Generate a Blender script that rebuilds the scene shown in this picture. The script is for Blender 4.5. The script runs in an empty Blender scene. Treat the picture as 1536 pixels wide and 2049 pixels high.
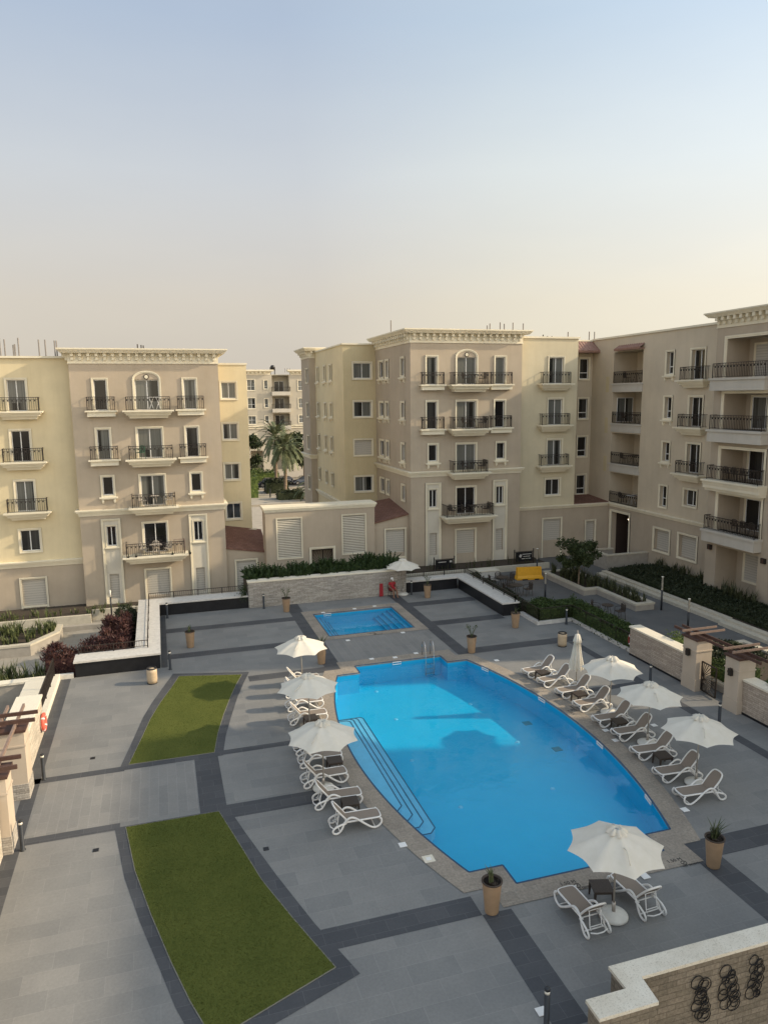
import bpy, math, random
from math import sin, cos, pi, radians, sqrt, hypot, atan2
from mathutils import Vector, Matrix
from mathutils.geometry import tessellate_polygon
random.seed(11)
C = bpy.context.scene.collection
SC = bpy.context.scene

# ------------------------------------------------------------------ materials
def nm(name):
    m = bpy.data.materials.new(name); m.use_nodes = True
    nt = m.node_tree; b = nt.nodes['Principled BSDF']
    return m, nt, b
def L(nt, a, b): nt.links.new(a, b)
def coordn(nt, world=True):
    if world: return nt.nodes.new('ShaderNodeNewGeometry').outputs['Position']
    return nt.nodes.new('ShaderNodeTexCoord').outputs['Object']
def noise(nt, co, scale, detail=4, rough=.6):
    n = nt.nodes.new('ShaderNodeTexNoise'); n.inputs['Scale'].default_value = scale
    n.inputs['Detail'].default_value = detail; n.inputs['Roughness'].default_value = rough
    L(nt, co, n.inputs['Vector']); return n.outputs['Fac']
def ramp(nt, fac, stops):
    r = nt.nodes.new('ShaderNodeValToRGB'); e = r.color_ramp.elements
    while len(e) < len(stops): e.new(.5)
    for i, (p, c) in enumerate(stops):
        e[i].position = p; e[i].color = (*c, 1) if len(c) == 3 else c
    L(nt, fac, r.inputs['Fac']); return r.outputs['Color']
def mix(nt, f, a, b, mode='MIX'):
    m = nt.nodes.new('ShaderNodeMix'); m.data_type = 'RGBA'; m.blend_type = mode
    for s, v in ((m.inputs[0], f), (m.inputs[6], a), (m.inputs[7], b)):
        if hasattr(v, 'links'): L(nt, v, s)
        else: s.default_value = v if isinstance(v, (int, float)) else (*v, 1)
    return m.outputs[2]
def bumpn(nt, b, h, strength, dist=.02):
    n = nt.nodes.new('ShaderNodeBump'); n.inputs['Strength'].default_value = strength; n.inputs['Distance'].default_value = dist
    L(nt, h, n.inputs['Height']); L(nt, n.outputs['Normal'], b.inputs['Normal'])
def simple(name, col, rough=.6, var=.12, scale=6, bump=.0, metal=0, world=True, spec=.4, coat=0):
    m, nt, b = nm(name); co = coordn(nt, world)
    f = noise(nt, co, scale)
    lo = tuple(c*(1-var) for c in col); hi = tuple(min(1, c*(1+var)) for c in col)
    L(nt, ramp(nt, f, [(.3, lo), (.7, hi)]), b.inputs['Base Color'])
    b.inputs['Roughness'].default_value = rough; b.inputs['Metallic'].default_value = metal
    b.inputs['Specular IOR Level'].default_value = spec; b.inputs['Coat Weight'].default_value = coat
    if bump: bumpn(nt, b, noise(nt, co, scale*12, 3), bump, .01)
    return m
def plaster(name, col):
    m, nt, b = nm(name); co = coordn(nt)
    f = noise(nt, co, .35, 5, .65)
    a = ramp(nt, f, [(.3, tuple(c*.90 for c in col)), (.7, tuple(c*1.07 for c in col))])
    mp = nt.nodes.new('ShaderNodeMapping'); mp.inputs['Scale'].default_value = (1.6, 1.6, .12); L(nt, co, mp.inputs['Vector'])
    st = ramp(nt, noise(nt, mp.outputs['Vector'], 1.5, 6, .7), [(.45, (1, 1, 1)), (.8, (.91, .90, .87))])
    L(nt, mix(nt, .8, a, st, 'MULTIPLY'), b.inputs['Base Color'])
    b.inputs['Roughness'].default_value = .9; b.inputs['Specular IOR Level'].default_value = .2
    bumpn(nt, b, noise(nt, co, 40, 3), .25, .01)
    return m
def bricks(name, c1, c2, mort, w, h, msize, vertical=False, bump=.3, rough=.7, swap=False, fine=.12, squash=1):
    m, nt, b = nm(name); co = coordn(nt)
    sp = nt.nodes.new('ShaderNodeSeparateXYZ'); L(nt, co, sp.inputs[0])
    cb = nt.nodes.new('ShaderNodeCombineXYZ')
    if vertical:
        ad = nt.nodes.new('ShaderNodeMath'); L(nt, sp.outputs[0], ad.inputs[0]); L(nt, sp.outputs[1], ad.inputs[1])
        L(nt, ad.outputs[0], cb.inputs[0]); L(nt, sp.outputs[2], cb.inputs[1])
    elif swap: L(nt, sp.outputs[1], cb.inputs[0]); L(nt, sp.outputs[0], cb.inputs[1])
    else: L(nt, sp.outputs[0], cb.inputs[0]); L(nt, sp.outputs[1], cb.inputs[1])
    br = nt.nodes.new('ShaderNodeTexBrick'); L(nt, cb.outputs[0], br.inputs['Vector'])
    br.inputs['Color1'].default_value = (*c1, 1); br.inputs['Color2'].default_value = (*c2, 1); br.inputs['Mortar'].default_value = (*mort, 1)
    br.inputs['Scale'].default_value = 1; br.inputs['Brick Width'].default_value = w; br.inputs['Row Height'].default_value = h
    br.inputs['Mortar Size'].default_value = msize; br.inputs['Mortar Smooth'].default_value = .2
    f1 = ramp(nt, noise(nt, co, 14, 5, .7), [(.3, (1-fine,)*3), (.7, (1+fine*.5,)*3)])
    f2 = ramp(nt, noise(nt, co, .5, 4, .6), [(.3, (.84, .84, .85)), (.7, (1.05, 1.04, 1.03))])
    L(nt, mix(nt, 1, mix(nt, 1, br.outputs['Color'], f1, 'MULTIPLY'), f2, 'MULTIPLY'), b.inputs['Base Color'])
    b.inputs['Roughness'].default_value = rough; b.inputs['Specular IOR Level'].default_value = .35
    hh = nt.nodes.new('ShaderNodeMath'); hh.operation = 'SUBTRACT'
    L(nt, noise(nt, co, 9 if vertical else 30, 4), hh.inputs[0]); L(nt, br.outputs['Fac'], hh.inputs[1])
    bumpn(nt, b, hh.outputs[0], bump, .02)
    return m
def leafmat(name, c1, c2, c3=None, rough=.55, scale=9, world=True):
    m, nt, b = nm(name); co = coordn(nt, world)
    L(nt, ramp(nt, noise(nt, co, scale, 2), [(.3, c1), (.55, c2), (.75, c3 or c2)]), b.inputs['Base Color'])
    b.inputs['Roughness'].default_value = rough; b.inputs['Specular IOR Level'].default_value = .25
    return m
M = {}
M['taupe'] = plaster('taupe_plaster', (.45, .38, .293))
M['yellow'] = plaster('yellow_plaster', (.68, .585, .385))
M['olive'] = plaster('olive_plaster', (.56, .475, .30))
M['beige'] = plaster('beige_plaster', (.56, .485, .37))
M['trim'] = plaster('cream_trim', (.76, .70, .55))
M['cream'] = plaster('cream_plaster', (.60, .535, .385))
M['pale'] = plaster('pale_grey_cream', (.47, .43, .35))
M['panel'] = plaster('pale_panel', (.60, .56, .47))
M['parapet'] = plaster('balcony_white', (.52, .49, .43))
M['iron'] = simple('black_iron', (.024, .018, .015), .5, .2)
M['alu'] = simple('white_aluminium', (.72, .72, .70), .4, .05)
M['cap'] = simple('cream_cap_stone', (.74, .68, .55), .8, .1, 25, .3)
M['white_slab'] = simple('white_marble_slab', (.56, .54, .50), .6, .12, 5, .1)
M['shutter'] = None
def mk_shutter():
    m, nt, b = nm('roller_shutter'); co = coordn(nt)
    w = nt.nodes.new('ShaderNodeTexWave'); w.wave_type = 'BANDS'; w.bands_direction = 'Z'; w.inputs['Scale'].default_value = 1.9; w.wave_profile = 'SAW'
    L(nt, co, w.inputs['Vector'])
    L(nt, ramp(nt, w.outputs['Fac'], [(.0, (.28, .26, .22)), (.3, (.52, .49, .43)), (1, (.46, .435, .38))]), b.inputs['Base Color'])
    b.inputs['Roughness'].default_value = .6
    bumpn(nt, b, w.outputs['Fac'], .5, .02); return m
M['shutter'] = mk_shutter()
def mk_glass(name, dark, cur, amt):
    m, nt, b = nm(name); co = coordn(nt)
    sp = nt.nodes.new('ShaderNodeSeparateXYZ'); L(nt, co, sp.inputs[0])
    ad = nt.nodes.new('ShaderNodeMath'); L(nt, sp.outputs[0], ad.inputs[0]); L(nt, sp.outputs[1], ad.inputs[1])
    cb = nt.nodes.new('ShaderNodeCombineXYZ'); L(nt, ad.outputs[0], cb.inputs[0])
    big = nt.nodes.new('ShaderNodeCombineXYZ'); L(nt, ad.outputs[0], big.inputs[0])
    zr = nt.nodes.new('ShaderNodeMath'); zr.operation = 'MULTIPLY'; zr.inputs[1].default_value = .31; L(nt, sp.outputs[2], zr.inputs[0])
    zf = nt.nodes.new('ShaderNodeMath'); zf.operation = 'FLOOR'; L(nt, zr.outputs[0], zf.inputs[0]); L(nt, zf.outputs[0], big.inputs[1])
    folds = ramp(nt, noise(nt, cb.outputs[0], 9, 2), [(.35, tuple(c*.55 for c in cur)), (.65, cur)])
    where = ramp(nt, noise(nt, big.outputs[0], .9, 1), [(.5-amt*.3, (0, 0, 0)), (.5-amt*.3+.04, (1, 1, 1))])
    L(nt, mix(nt, where, dark, folds), b.inputs['Base Color'])
    b.inputs['Roughness'].default_value = .07; b.inputs['Specular IOR Level'].default_value = .55
    return m
M['glass'] = mk_glass('curtained_glass', (.012, .014, .014), (.17, .175, .16), .4)
M['glass_dark'] = mk_glass('dark_glass', (.010, .010, .011), (.05, .05, .048), -.2)
M['deck'] = bricks('deck_tiles', (.204, .206, .20), (.245, .243, .231), (.28, .278, .265), 1.2, .6, .005, bump=.12, rough=.62)
M['deck2'] = bricks('deck_tiles_turned', (.215, .214, .205), (.25, .246, .232), (.30, .295, .28), 1.2, .3, .006, bump=.12, rough=.62, swap=True)
M['band'] = bricks('dark_paving', (.062, .066, .073), (.084, .087, .093), (.13, .13, .135), .8, .4, .005, bump=.1, rough=.6)
M['coping'] = bricks('pool_coping_stone', (.30, .262, .215), (.365, .315, .255), (.40, .36, .30), .6, .4, .006, bump=.25, rough=.85, fine=.3)
M['path'] = bricks('path_tiles', (.115, .12, .122), (.135, .138, .138), (.17, .17, .17), .6, .6, .006, bump=.1, rough=.7)
M['stone'] = bricks('split_face_stone', (.50, .445, .36), (.70, .635, .53), (.36, .32, .26), .55, .085, .006, True, .9, .9, fine=.35)
M['stone_grey'] = bricks('grey_split_stone', (.38, .35, .305), (.56, .52, .46), (.26, .24, .21), .5, .075, .006, True, .9, .9, fine=.35)
M['stone_brown'] = bricks('brown_sandstone', (.20, .172, .13), (.28, .24, .185), (.165, .14, .108), .45, .14, .008, True, .9, .9, fine=.4)
M['stone_r'] = bricks('travertine_courses', (.40, .335, .27), (.54, .46, .375), (.30, .25, .20), .6, .085, .006, True, .8, .9, fine=.3)
M['pipe'] = simple('grey_pipe', (.20, .18, .165), .6, .15)
M['black'] = simple('black_cladding', (.012, .012, .014), .35, .3, 3)
M['wood'] = simple('brown_pergola', (.085, .045, .034), .6, .2, 8)
M['wood_light'] = simple('pink_brown_beam', (.24, .17, .135), .6, .15, 8)
M['soil'] = simple('planter_soil', (.055, .042, .03), .95, .4, 20, .6)
M['curb'] = simple('planter_curb', (.50, .46, .37), .85, .1, 4, .2)
M['planterwall'] = simple('planter_render', (.34, .31, .265), .85, .1, 3, .2)
M['pot'] = simple('brown_pot', (.36, .245, .15), .55, .08, 5, .05, world=False)
M['pot_rim'] = simple('dark_pot_rim', (.05, .035, .025), .5, .1, world=False)
M['binbody'] = simple('tan_bin', (.50, .39, .26), .5, .08, 5, world=False)
M['plastic'] = simple('white_resin', (.74, .73, .70), .38, .04, 8, world=False, coat=.1)
M['sling'] = simple('taupe_sling', (.25, .205, .165), .8, .12, 60, .3, world=False)
M['rattan'] = simple('dark_rattan', (.05, .038, .03), .55, .25, 40, .5, world=False)
M['concrete'] = simple('umbrella_base', (.62, .60, .54), .7, .08, 6, .1, world=False)
M['steel'] = simple('stainless', (.55, .55, .55), .25, .05, metal=1)
M['polem'] = simple('bronze_pole', (.42, .38, .33), .4, .06, metal=.5, world=False)
M['bollard'] = simple('dark_bollard', (.025, .028, .032), .4, .2, world=False)
M['lamp_white'] = simple('lamp_lens', (.75, .72, .64), .4, .05, world=False)
M['ring_red'] = simple('orange_red_ring', (.75, .13, .09), .5, .08, world=False)
M['red'] = simple('red_cloth', (.30, .015, .022), .7, .15, world=False)
M['skin'] = simple('skin', (.24, .13, .085), .6, .08, world=False)
M['white'] = simple('white_paint', (.78, .77, .74), .6, .04)
M['darkgreen'] = simple('green_plastic', (.03, .10, .06), .5, .1, world=False)
M['yellowp'] = simple('yellow_barrier', (.72, .36, .02), .5, .08, world=False)
M['street'] = simple('street_paving', (.36, .32, .26), .9, .12, 1.5, .1)
M['asphalt'] = simple('asphalt', (.07, .068, .065), .9, .15, 8, .2)
M['ground'] = simple('sandy_ground', (.30, .26, .20), .95, .15, .8, .2)
M['lowpave'] = bricks('courtyard_paving', (.30, .28, .24), (.34, .315, .27), (.24, .22, .19), 1.0, .5, .008, bump=.1)
M['car'] = simple('dark_car_paint', (.012, .014, .025), .15, .1, world=False, coat=1)
M['tyre'] = simple('tyre', (.015, .015, .015), .8, .1, world=False)
M['hedge'] = leafmat('hedge_leaves', (.022, .04, .012), (.05, .08, .022), (.10, .14, .04))
M['hedge_dark'] = leafmat('dark_ground_cover', (.014, .020, .010), (.03, .04, .018), (.05, .06, .028))
M['maroon'] = leafmat('maroon_leaves', (.030, .014, .016), (.075, .032, .030), (.16, .095, .06))
M['blade'] = leafmat('blade_leaves', (.04, .055, .02), (.10, .12, .045), (.20, .19, .09))
M['blade_dark'] = leafmat('dark_blade_leaves', (.025, .03, .015), (.06, .07, .03), (.14, .13, .07))
M['dry'] = leafmat('pot_leaves', (.04, .06, .03), (.09, .11, .05), (.16, .15, .09), world=False)
M['palmleaf'] = leafmat('palm_leaves', (.06, .075, .035), (.12, .14, .07), (.22, .22, .12), scale=2, world=False)
M['trunk'] = simple('palm_trunk', (.20, .15, .105), .9, .3, 6, .6, world=False)
M['tree_leaf'] = leafmat('tree_leaves', (.02, .032, .012), (.045, .062, .022), (.09, .10, .04), world=False)
M['bright_leaf'] = leafmat('bright_leaves', (.05, .08, .02), (.11, .15, .035), (.20, .24, .06), scale=3, world=False)
M['fern'] = leafmat('fern_leaves', (.014, .030, .010), (.035, .06, .018), (.07, .10, .035))
def mk_canopy():
    m, nt, b = nm('canvas_cream'); co = coordn(nt, False)
    L(nt, ramp(nt, noise(nt, co, 3, 4), [(.3, (.76, .715, .61)), (.7, (.84, .80, .71))]), b.inputs['Base Color'])
    b.inputs['Roughness'].default_value = .9; b.inputs['Specular IOR Level'].default_value = .1
    tr = nt.nodes.new('ShaderNodeBsdfTranslucent'); tr.inputs['Color'].default_value = (.62, .55, .42, 1)
    ms = nt.nodes.new('ShaderNodeMixShader'); ms.inputs[0].default_value = .22
    L(nt, b.outputs[0], ms.inputs[1]); L(nt, tr.outputs[0], ms.inputs[2])
    L(nt, ms.outputs[0], nt.nodes['Material Output'].inputs['Surface'])
    bumpn(nt, b, noise(nt, co, 90, 2), .15, .004)
    return m
M['canvas'] = mk_canopy()
def mk_turf():
    m, nt, b = nm('artificial_turf'); co = coordn(nt)
    a = ramp(nt, noise(nt, co, 90, 3, .8), [(.3, (.066, .078, .020)), (.5, (.096, .110, .027)), (.72, (.142, .156, .042))])
    d = ramp(nt, noise(nt, co, .9, 4), [(.3, (.82, .86, .8)), (.7, (1.06, 1.04, 1.0))])
    L(nt, mix(nt, 1, a, d, 'MULTIPLY'), b.inputs['Base Color'])
    b.inputs['Roughness'].default_value = .95; b.inputs['Specular IOR Level'].default_value = .1
    bumpn(nt, b, noise(nt, co, 120, 2), .2, .01); return m
M['turf'] = mk_turf()
def mk_pool():
    m, nt, b = nm('pool_mosaic'); co = coordn(nt)
    a = ramp(nt, noise(nt, co, 1.2, 4), [(.3, (.008, .40, .67)), (.7, (.014, .43, .70))])
    v = nt.nodes.new('ShaderNodeTexVoronoi'); v.inputs['Scale'].default_value = 30; L(nt, co, v.inputs['Vector'])
    L(nt, mix(nt, .06, a, v.outputs['Color'], 'MULTIPLY'), b.inputs['Base Color']); b.inputs['Roughness'].default_value = .4
    return m
M['pool'] = mk_pool()
M['draing'] = simple('drain_grate', (.03, .22, .30), .5, .1)
M['step'] = simple('pale_step_mosaic', (.26, .47, .68), .4, .05, 3)
M['nosing'] = simple('navy_tile', (.01, .06, .14), .4, .1)
M['tilecoping'] = simple('teal_edge_tile', (.30, .38, .36), .5, .2, 20)
def mk_water(name, tint, bs):
    m, nt, b = nm(name); co = coordn(nt)
    nt.nodes.remove(b)
    tr = nt.nodes.new('ShaderNodeBsdfTransparent'); tr.inputs['Color'].default_value = (*tint, 1)
    gl = nt.nodes.new('ShaderNodeBsdfGlossy'); gl.inputs['Roughness'].default_value = .015; gl.inputs['Color'].default_value = (1, 1, 1, 1)
    n1 = nt.nodes.new('ShaderNodeTexNoise'); n1.inputs['Scale'].default_value = 1.6; n1.inputs['Detail'].default_value = 3; n1.inputs['Distortion'].default_value = .8
    L(nt, co, n1.inputs['Vector'])
    bp = nt.nodes.new('ShaderNodeBump'); bp.inputs['Strength'].default_value = bs; bp.inputs['Distance'].default_value = .02; L(nt, n1.outputs['Fac'], bp.inputs['Height'])
    L(nt, bp.outputs[0], gl.inputs['Normal'])
    lw = nt.nodes.new('ShaderNodeLayerWeight'); lw.inputs['Blend'].default_value = .5; L(nt, bp.outputs[0], lw.inputs['Normal'])
    pw = nt.nodes.new('ShaderNodeMath'); pw.operation = 'POWER'; pw.inputs[1].default_value = 5; L(nt, lw.outputs['Facing'], pw.inputs[0])
    fr = nt.nodes.new('ShaderNodeMath'); fr.operation = 'MULTIPLY_ADD'; fr.inputs[1].default_value = .95; fr.inputs[2].default_value = .018; L(nt, pw.outputs[0], fr.inputs[0])
    ms = nt.nodes.new('ShaderNodeMixShader'); L(nt, fr.outputs[0], ms.inputs[0]); L(nt, tr.outputs[0], ms.inputs[1]); L(nt, gl.outputs[0], ms.inputs[2])
    L(nt, ms.outputs[0], nt.nodes['Material Output'].inputs['Surface']); m.use_transparent_shadow = True
    return m
M['water'] = mk_water('pool_water', (.62, .97, 1.0), .5)
M['water2'] = mk_water('small_pool_water', (.80, .96, 1.0), .25)
def mk_tiles():
    m, nt, b = nm('clay_roof_tiles'); co = coordn(nt)
    L(nt, ramp(nt, noise(nt, co, 7, 4), [(.3, (.22, .12, .09)), (.7, (.33, .20, .155))]), b.inputs['Base Color']); b.inputs['Roughness'].default_value = .8
    return m
M['tiles'] = mk_tiles()
M['roofred'] = bricks('brown_red_roof', (.17, .085, .062), (.22, .115, .085), (.10, .05, .038), .3, .25, .01, bump=.5, rough=.8)
m_, nt_, b_ = nm('lit_lamp'); b_.inputs['Emission Color'].default_value = (1, .8, .55, 1); b_.inputs['Emission Strength'].default_value = 6; M['lit'] = m_

# ------------------------------------------------------------------ mesh builder
ORG = {}
class MB:
    def __init__(s): s.v = []; s.f = []
    def add(s, vs, fs):
        o = len(s.v); s.v += [tuple(v) for v in vs]; s.f += [tuple(i+o for i in f) for f in fs]; return s
    def box(s, x0, x1, y0, y1, z0, z1):
        if x0 > x1: x0, x1 = x1, x0
        if y0 > y1: y0, y1 = y1, y0
        if z0 > z1: z0, z1 = z1, z0
        v = [(x, y, z) for x in (x0, x1) for y in (y0, y1) for z in (z0, z1)]
        return s.add(v, [(0, 1, 3, 2), (4, 6, 7, 5), (0, 4, 5, 1), (2, 3, 7, 6), (0, 2, 6, 4), (1, 5, 7, 3)])
    def quad(s, *p): return s.add(p, [tuple(range(len(p)))])
    def tube(s, pts, r, n=8, closed=False, flat=1.0):
        pts = [Vector(p) for p in pts]; k = len(pts)
        rr = r if isinstance(r, (list, tuple)) else [r]*k
        rings = []; up = Vector((0, 0, 1)); prev = None
        for i, p in enumerate(pts):
            a = pts[(i-1) % k] if (closed or i > 0) else p; b = pts[(i+1) % k] if (closed or i < k-1) else p
            t = (b-a).normalized() if (b-a).length > 1e-9 else Vector((0, 0, 1))
            if prev is None:
                x = t.cross(up)
                if x.length < 1e-3: x = t.cross(Vector((1, 0, 0)))
            else: x = prev - t*prev.dot(t)
            x.normalize(); prev = x; y = t.cross(x)
            rings.append([p + (x*cos(2*pi*j/n)*flat + y*sin(2*pi*j/n))*rr[i] for j in range(n)])
        vs = [v for q in rings for v in q]; fs = []
        for i in range(k if closed else k-1):
            i2 = (i+1) % k
            for j in range(n): fs.append((i*n+j, i*n+(j+1) % n, i2*n+(j+1) % n, i2*n+j))
        if not closed: fs += [tuple(range(n-1, -1, -1)), tuple((k-1)*n+j for j in range(n))]
        return s.add(vs, fs)
    def bar(s, a, b, w, h=None):
        h = h or w; a = Vector(a); b = Vector(b); t = (b-a).normalized()
        x = t.cross(Vector((0, 0, 1)))
        if x.length < 1e-3: x = Vector((1, 0, 0))
        x.normalize(); y = x.cross(t); x *= w/2; y *= h/2
        v = [a-x-y, a+x-y, a+x+y, a-x+y, b-x-y, b+x-y, b+x+y, b-x+y]
        return s.add(v, [(3, 2, 1, 0), (4, 5, 6, 7), (0, 1, 5, 4), (1, 2, 6, 5), (2, 3, 7, 6), (3, 0, 4, 7)])
    def lathe(s, prof, c=(0, 0, 0), n=24, sx=1, sy=1):
        k = len(prof); vs = []
        for r, z in prof: vs += [(c[0]+r*cos(2*pi*j/n)*sx, c[1]+r*sin(2*pi*j/n)*sy, c[2]+z) for j in range(n)]
        fs = [(i*n+j, i*n+(j+1) % n, (i+1)*n+(j+1) % n, (i+1)*n+j) for i in range(k-1) for j in range(n)]
        fs += [tuple(range(n-1, -1, -1)), tuple((k-1)*n+j for j in range(n))]
        return s.add(vs, fs)
    def poly(s, loops, z, zb=None):
        """flat polygon with holes at z; sides of every loop down to zb"""
        tri = tessellate_polygon([[Vector((x, y, 0)) for x, y in lp] for lp in loops])
        flat = [(x, y, z) for lp in loops for x, y in lp]
        fs = []
        for t in tri:
            a, b, c = (flat[i] for i in t)
            if (b[0]-a[0])*(c[1]-a[1]) - (b[1]-a[1])*(c[0]-a[0]) < 0: t = (t[0], t[2], t[1])
            fs.append(tuple(t))
        s.add(flat, fs)
        if zb is not None:
            for lp in loops:
                k = len(lp)
                for i in range(k):
                    a = lp[i]; b = lp[(i+1) % k]
                    s.quad((*a, zb), (*b, zb), (*b, z), (*a, z))
        return s
    def build(s, name, mat, parent=None, smooth=False, origin=None):
        o0 = ORG.get(parent.name, (0, 0, 0)) if parent else (origin or (0, 0, 0))
        me = bpy.data.meshes.new(name)
        me.from_pydata([(v[0]-o0[0], v[1]-o0[1], v[2]-o0[2]) for v in s.v], [], s.f)
        me.materials.append(mat)
        if smooth: me.polygons.foreach_set('use_smooth', [True]*len(me.polygons))
        me.update()
        o = bpy.data.objects.new(name, me); C.objects.link(o)
        if parent: o.parent = parent; ORG[o.name] = o0
        else: o.location = o0; ORG[o.name] = o0
        return o
def tag(o, label=None, cat=None, group=None, kind=None):
    for k, v in (('label', label), ('category', cat), ('group', group), ('kind', kind)):
        if v: o[k] = v
    return o
def thing(name, label, cat, loc=(0, 0, 0), group=None):
    o = bpy.data.objects.new(name, None); o.empty_display_size = .3; C.objects.link(o); o.location = loc
    ORG[o.name] = tuple(loc); return tag(o, label, cat, group)
def dup(o, loc=None, rotz=None, label=None, parent=None):
    c = o.copy(); C.objects.link(c); c.parent = parent
    if loc is not None: c.location = loc
    if rotz is not None: c.rotation_euler = (0, 0, rotz)
    if label: c['label'] = label
    for ch in o.children: dup(ch, parent=c)
    return c
def struct(mb, name, mat, smooth=False): return tag(mb.build(name, mat, smooth=smooth), kind='structure')
def smooth_by_angle(o):
    pass

# ------------------------------------------------------------------ camera
F_, P_, RL = 1472.68, radians(8.871), radians(.659)
YAW = radians(17.035); H = 13.0
fh = Vector((sin(YAW), cos(YAW), 0)); ri = Vector((cos(YAW), -sin(YAW), 0))
fw = fh*cos(P_) - Vector((0, 0, sin(P_))); dn = fw.cross(ri)
ri2 = ri*cos(RL) + dn*sin(RL); dn2 = dn*cos(RL) - ri*sin(RL)
cam = bpy.data.cameras.new('camera'); co = bpy.data.objects.new('camera', cam); C.objects.link(co)
m4 = Matrix.Identity(4)
for i in range(3): m4[i][0] = ri2[i]; m4[i][1] = -dn2[i]; m4[i][2] = -fw[i]; m4[i][3] = (0, 0, H)[i]
co.matrix_world = m4; cam.sensor_fit = 'HORIZONTAL'; cam.sensor_width = 36; cam.lens = 36*F_/1536
cam.clip_end = 3000; cam.clip_start = .1; SC.camera = co

# ------------------------------------------------------------------ light
AZ, EL = radians(-13), radians(26.5)     # towards the sun
sd = Vector((cos(EL)*cos(AZ), cos(EL)*sin(AZ), sin(EL)))
su = bpy.data.lights.new('sun', 'SUN'); su.energy = 5.0; su.angle = radians(1.1); su.color = (1, .82, .58)
so = bpy.data.objects.new('sun', su); C.objects.link(so); so.rotation_euler = (-sd).to_track_quat('-Z', 'Y').to_euler()
W = bpy.data.worlds.new('World'); SC.world = W; W.use_nodes = True; nt = W.node_tree
bg = nt.nodes['Background']
sky = nt.nodes.new('ShaderNodeTexSky'); sky.sky_type = 'NISHITA'; sky.sun_disc = False
sky.sun_elevation = EL; sky.sun_rotation = pi/2 - AZ; sky.dust_density = 4.0; sky.air_density = 1.1; sky.ozone_density = 1.5; sky.altitude = 100
# pale desert haze: blue overhead, cream at the horizon and towards the sun
tc = nt.nodes.new('ShaderNodeTexCoord'); sp = nt.nodes.new('ShaderNodeSeparateXYZ'); L(nt, tc.outputs['Generated'], sp.inputs[0])
K_ = 1/.148
def k3(*c): return tuple(x*K_ for x in c)
haze = ramp(nt, sp.outputs[2], [(0, k3(.60, .55, .49)), (.12, k3(.63, .58, .52)), (.27, k3(.575, .61, .665)), (.42, k3(.425, .515, .665)), (1, k3(.28, .355, .48))])
dt = nt.nodes.new('ShaderNodeVectorMath'); dt.operation = 'DOT_PRODUCT'; L(nt, tc.outputs['Generated'], dt.inputs[0]); dt.inputs[1].default_value = (cos(AZ), sin(AZ), .1)
glow = ramp(nt, dt.outputs['Value'], [(0, (1.15, 1.13, 1.08)), (.25, (1.38, 1.37, 1.24)), (.52, (1.6, 1.6, 1.46)), (.8, (2.9, 2.5, 2.0)), (1, (6.5, 5.4, 4.0))])
bk = nt.nodes.new('ShaderNodeMath'); bk.operation = 'MULTIPLY'; bk.inputs[1].default_value = -1; L(nt, sp.outputs[1], bk.inputs[0])
back = ramp(nt, bk.outputs[0], [(0, (1, 1, 1)), (.35, (1.6, 1.52, 1.42)), (1, (2.1, 1.95, 1.75))])
glow = mix(nt, 1, glow, back, 'MULTIPLY')
hz = mix(nt, 1, haze, glow, 'MULTIPLY')
mpc = nt.nodes.new('ShaderNodeMapping'); mpc.inputs['Scale'].default_value = (1, 1, 3.5); L(nt, tc.outputs['Generated'], mpc.inputs['Vector'])
hz = mix(nt, 1, hz, ramp(nt, noise(nt, mpc.outputs['Vector'], 2.2, 5, .55), [(.3, (.965, .97, .98)), (.7, (1.03, 1.025, 1.01))]), 'MULTIPLY')
L(nt, mix(nt, .88, sky.outputs[0], hz), bg.inputs[0]); bg.inputs[1].default_value = .148
SC.view_settings.view_transform = 'Standard'; SC.view_settings.look = 'None'; SC.view_settings.exposure = 0

# ================================================================== SETTING
PCX, PCY, PHW, PR = 10.85, 24.75, 4.65, 22.95
def hw(y): return PHW - (PR - sqrt(PR*PR - (y-PCY)**2))
def arc(side, y0, y1, n=40, off=0):
    return [(PCX + side*(hw(y0+(y1-y0)*i/n)+off), y0+(y1-y0)*i/n) for i in range(n+1)]
def pool_loop(e=0):
    # counter-clockwise, e grows the outline outwards
    pts = [(8.55-e, 17.03-e), (8.55-e, 16.2-e), (13.3+e, 16.2-e), (13.3+e, 17.03-e)]
    pts += arc(1, 17.03-e, 32.45+e, off=e)
    pts += [(13.15+e, 32.45+e), (13.15+e, 33.38+e), (8.6-e, 33.38+e), (8.6-e, 32.45+e)]
    pts += arc(-1, 32.45+e, 17.03-e, off=e)
    return pts
POOL = pool_loop(); SP = [(8.45, 38.15), (13.47, 38.15), (13.47, 42.6), (8.45, 42.6)]
DECK = [(-5.0, 5.0), (7.52, 5.0), (7.52, 10.75), (8.8, 10.75), (8.8, 11.4), (22.45, 11.4), (22.45, 36.25), (20.42, 36.25), (20.42, 38.52), (19.15, 38.52), (19.15, 45.4), (-.45, 45.4), (-.45, 36.2), (-5.0, 36.2)]
_d = MB().poly([DECK, POOL, SP], 0)
for i in range(len(DECK)):
    a = DECK[i]; c = DECK[(i+1) % len(DECK)]; _d.quad((*a, -1.4), (*c, -1.4), (*c, 0), (*a, 0))
struct(_d, 'pool_deck', M['deck'])
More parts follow.
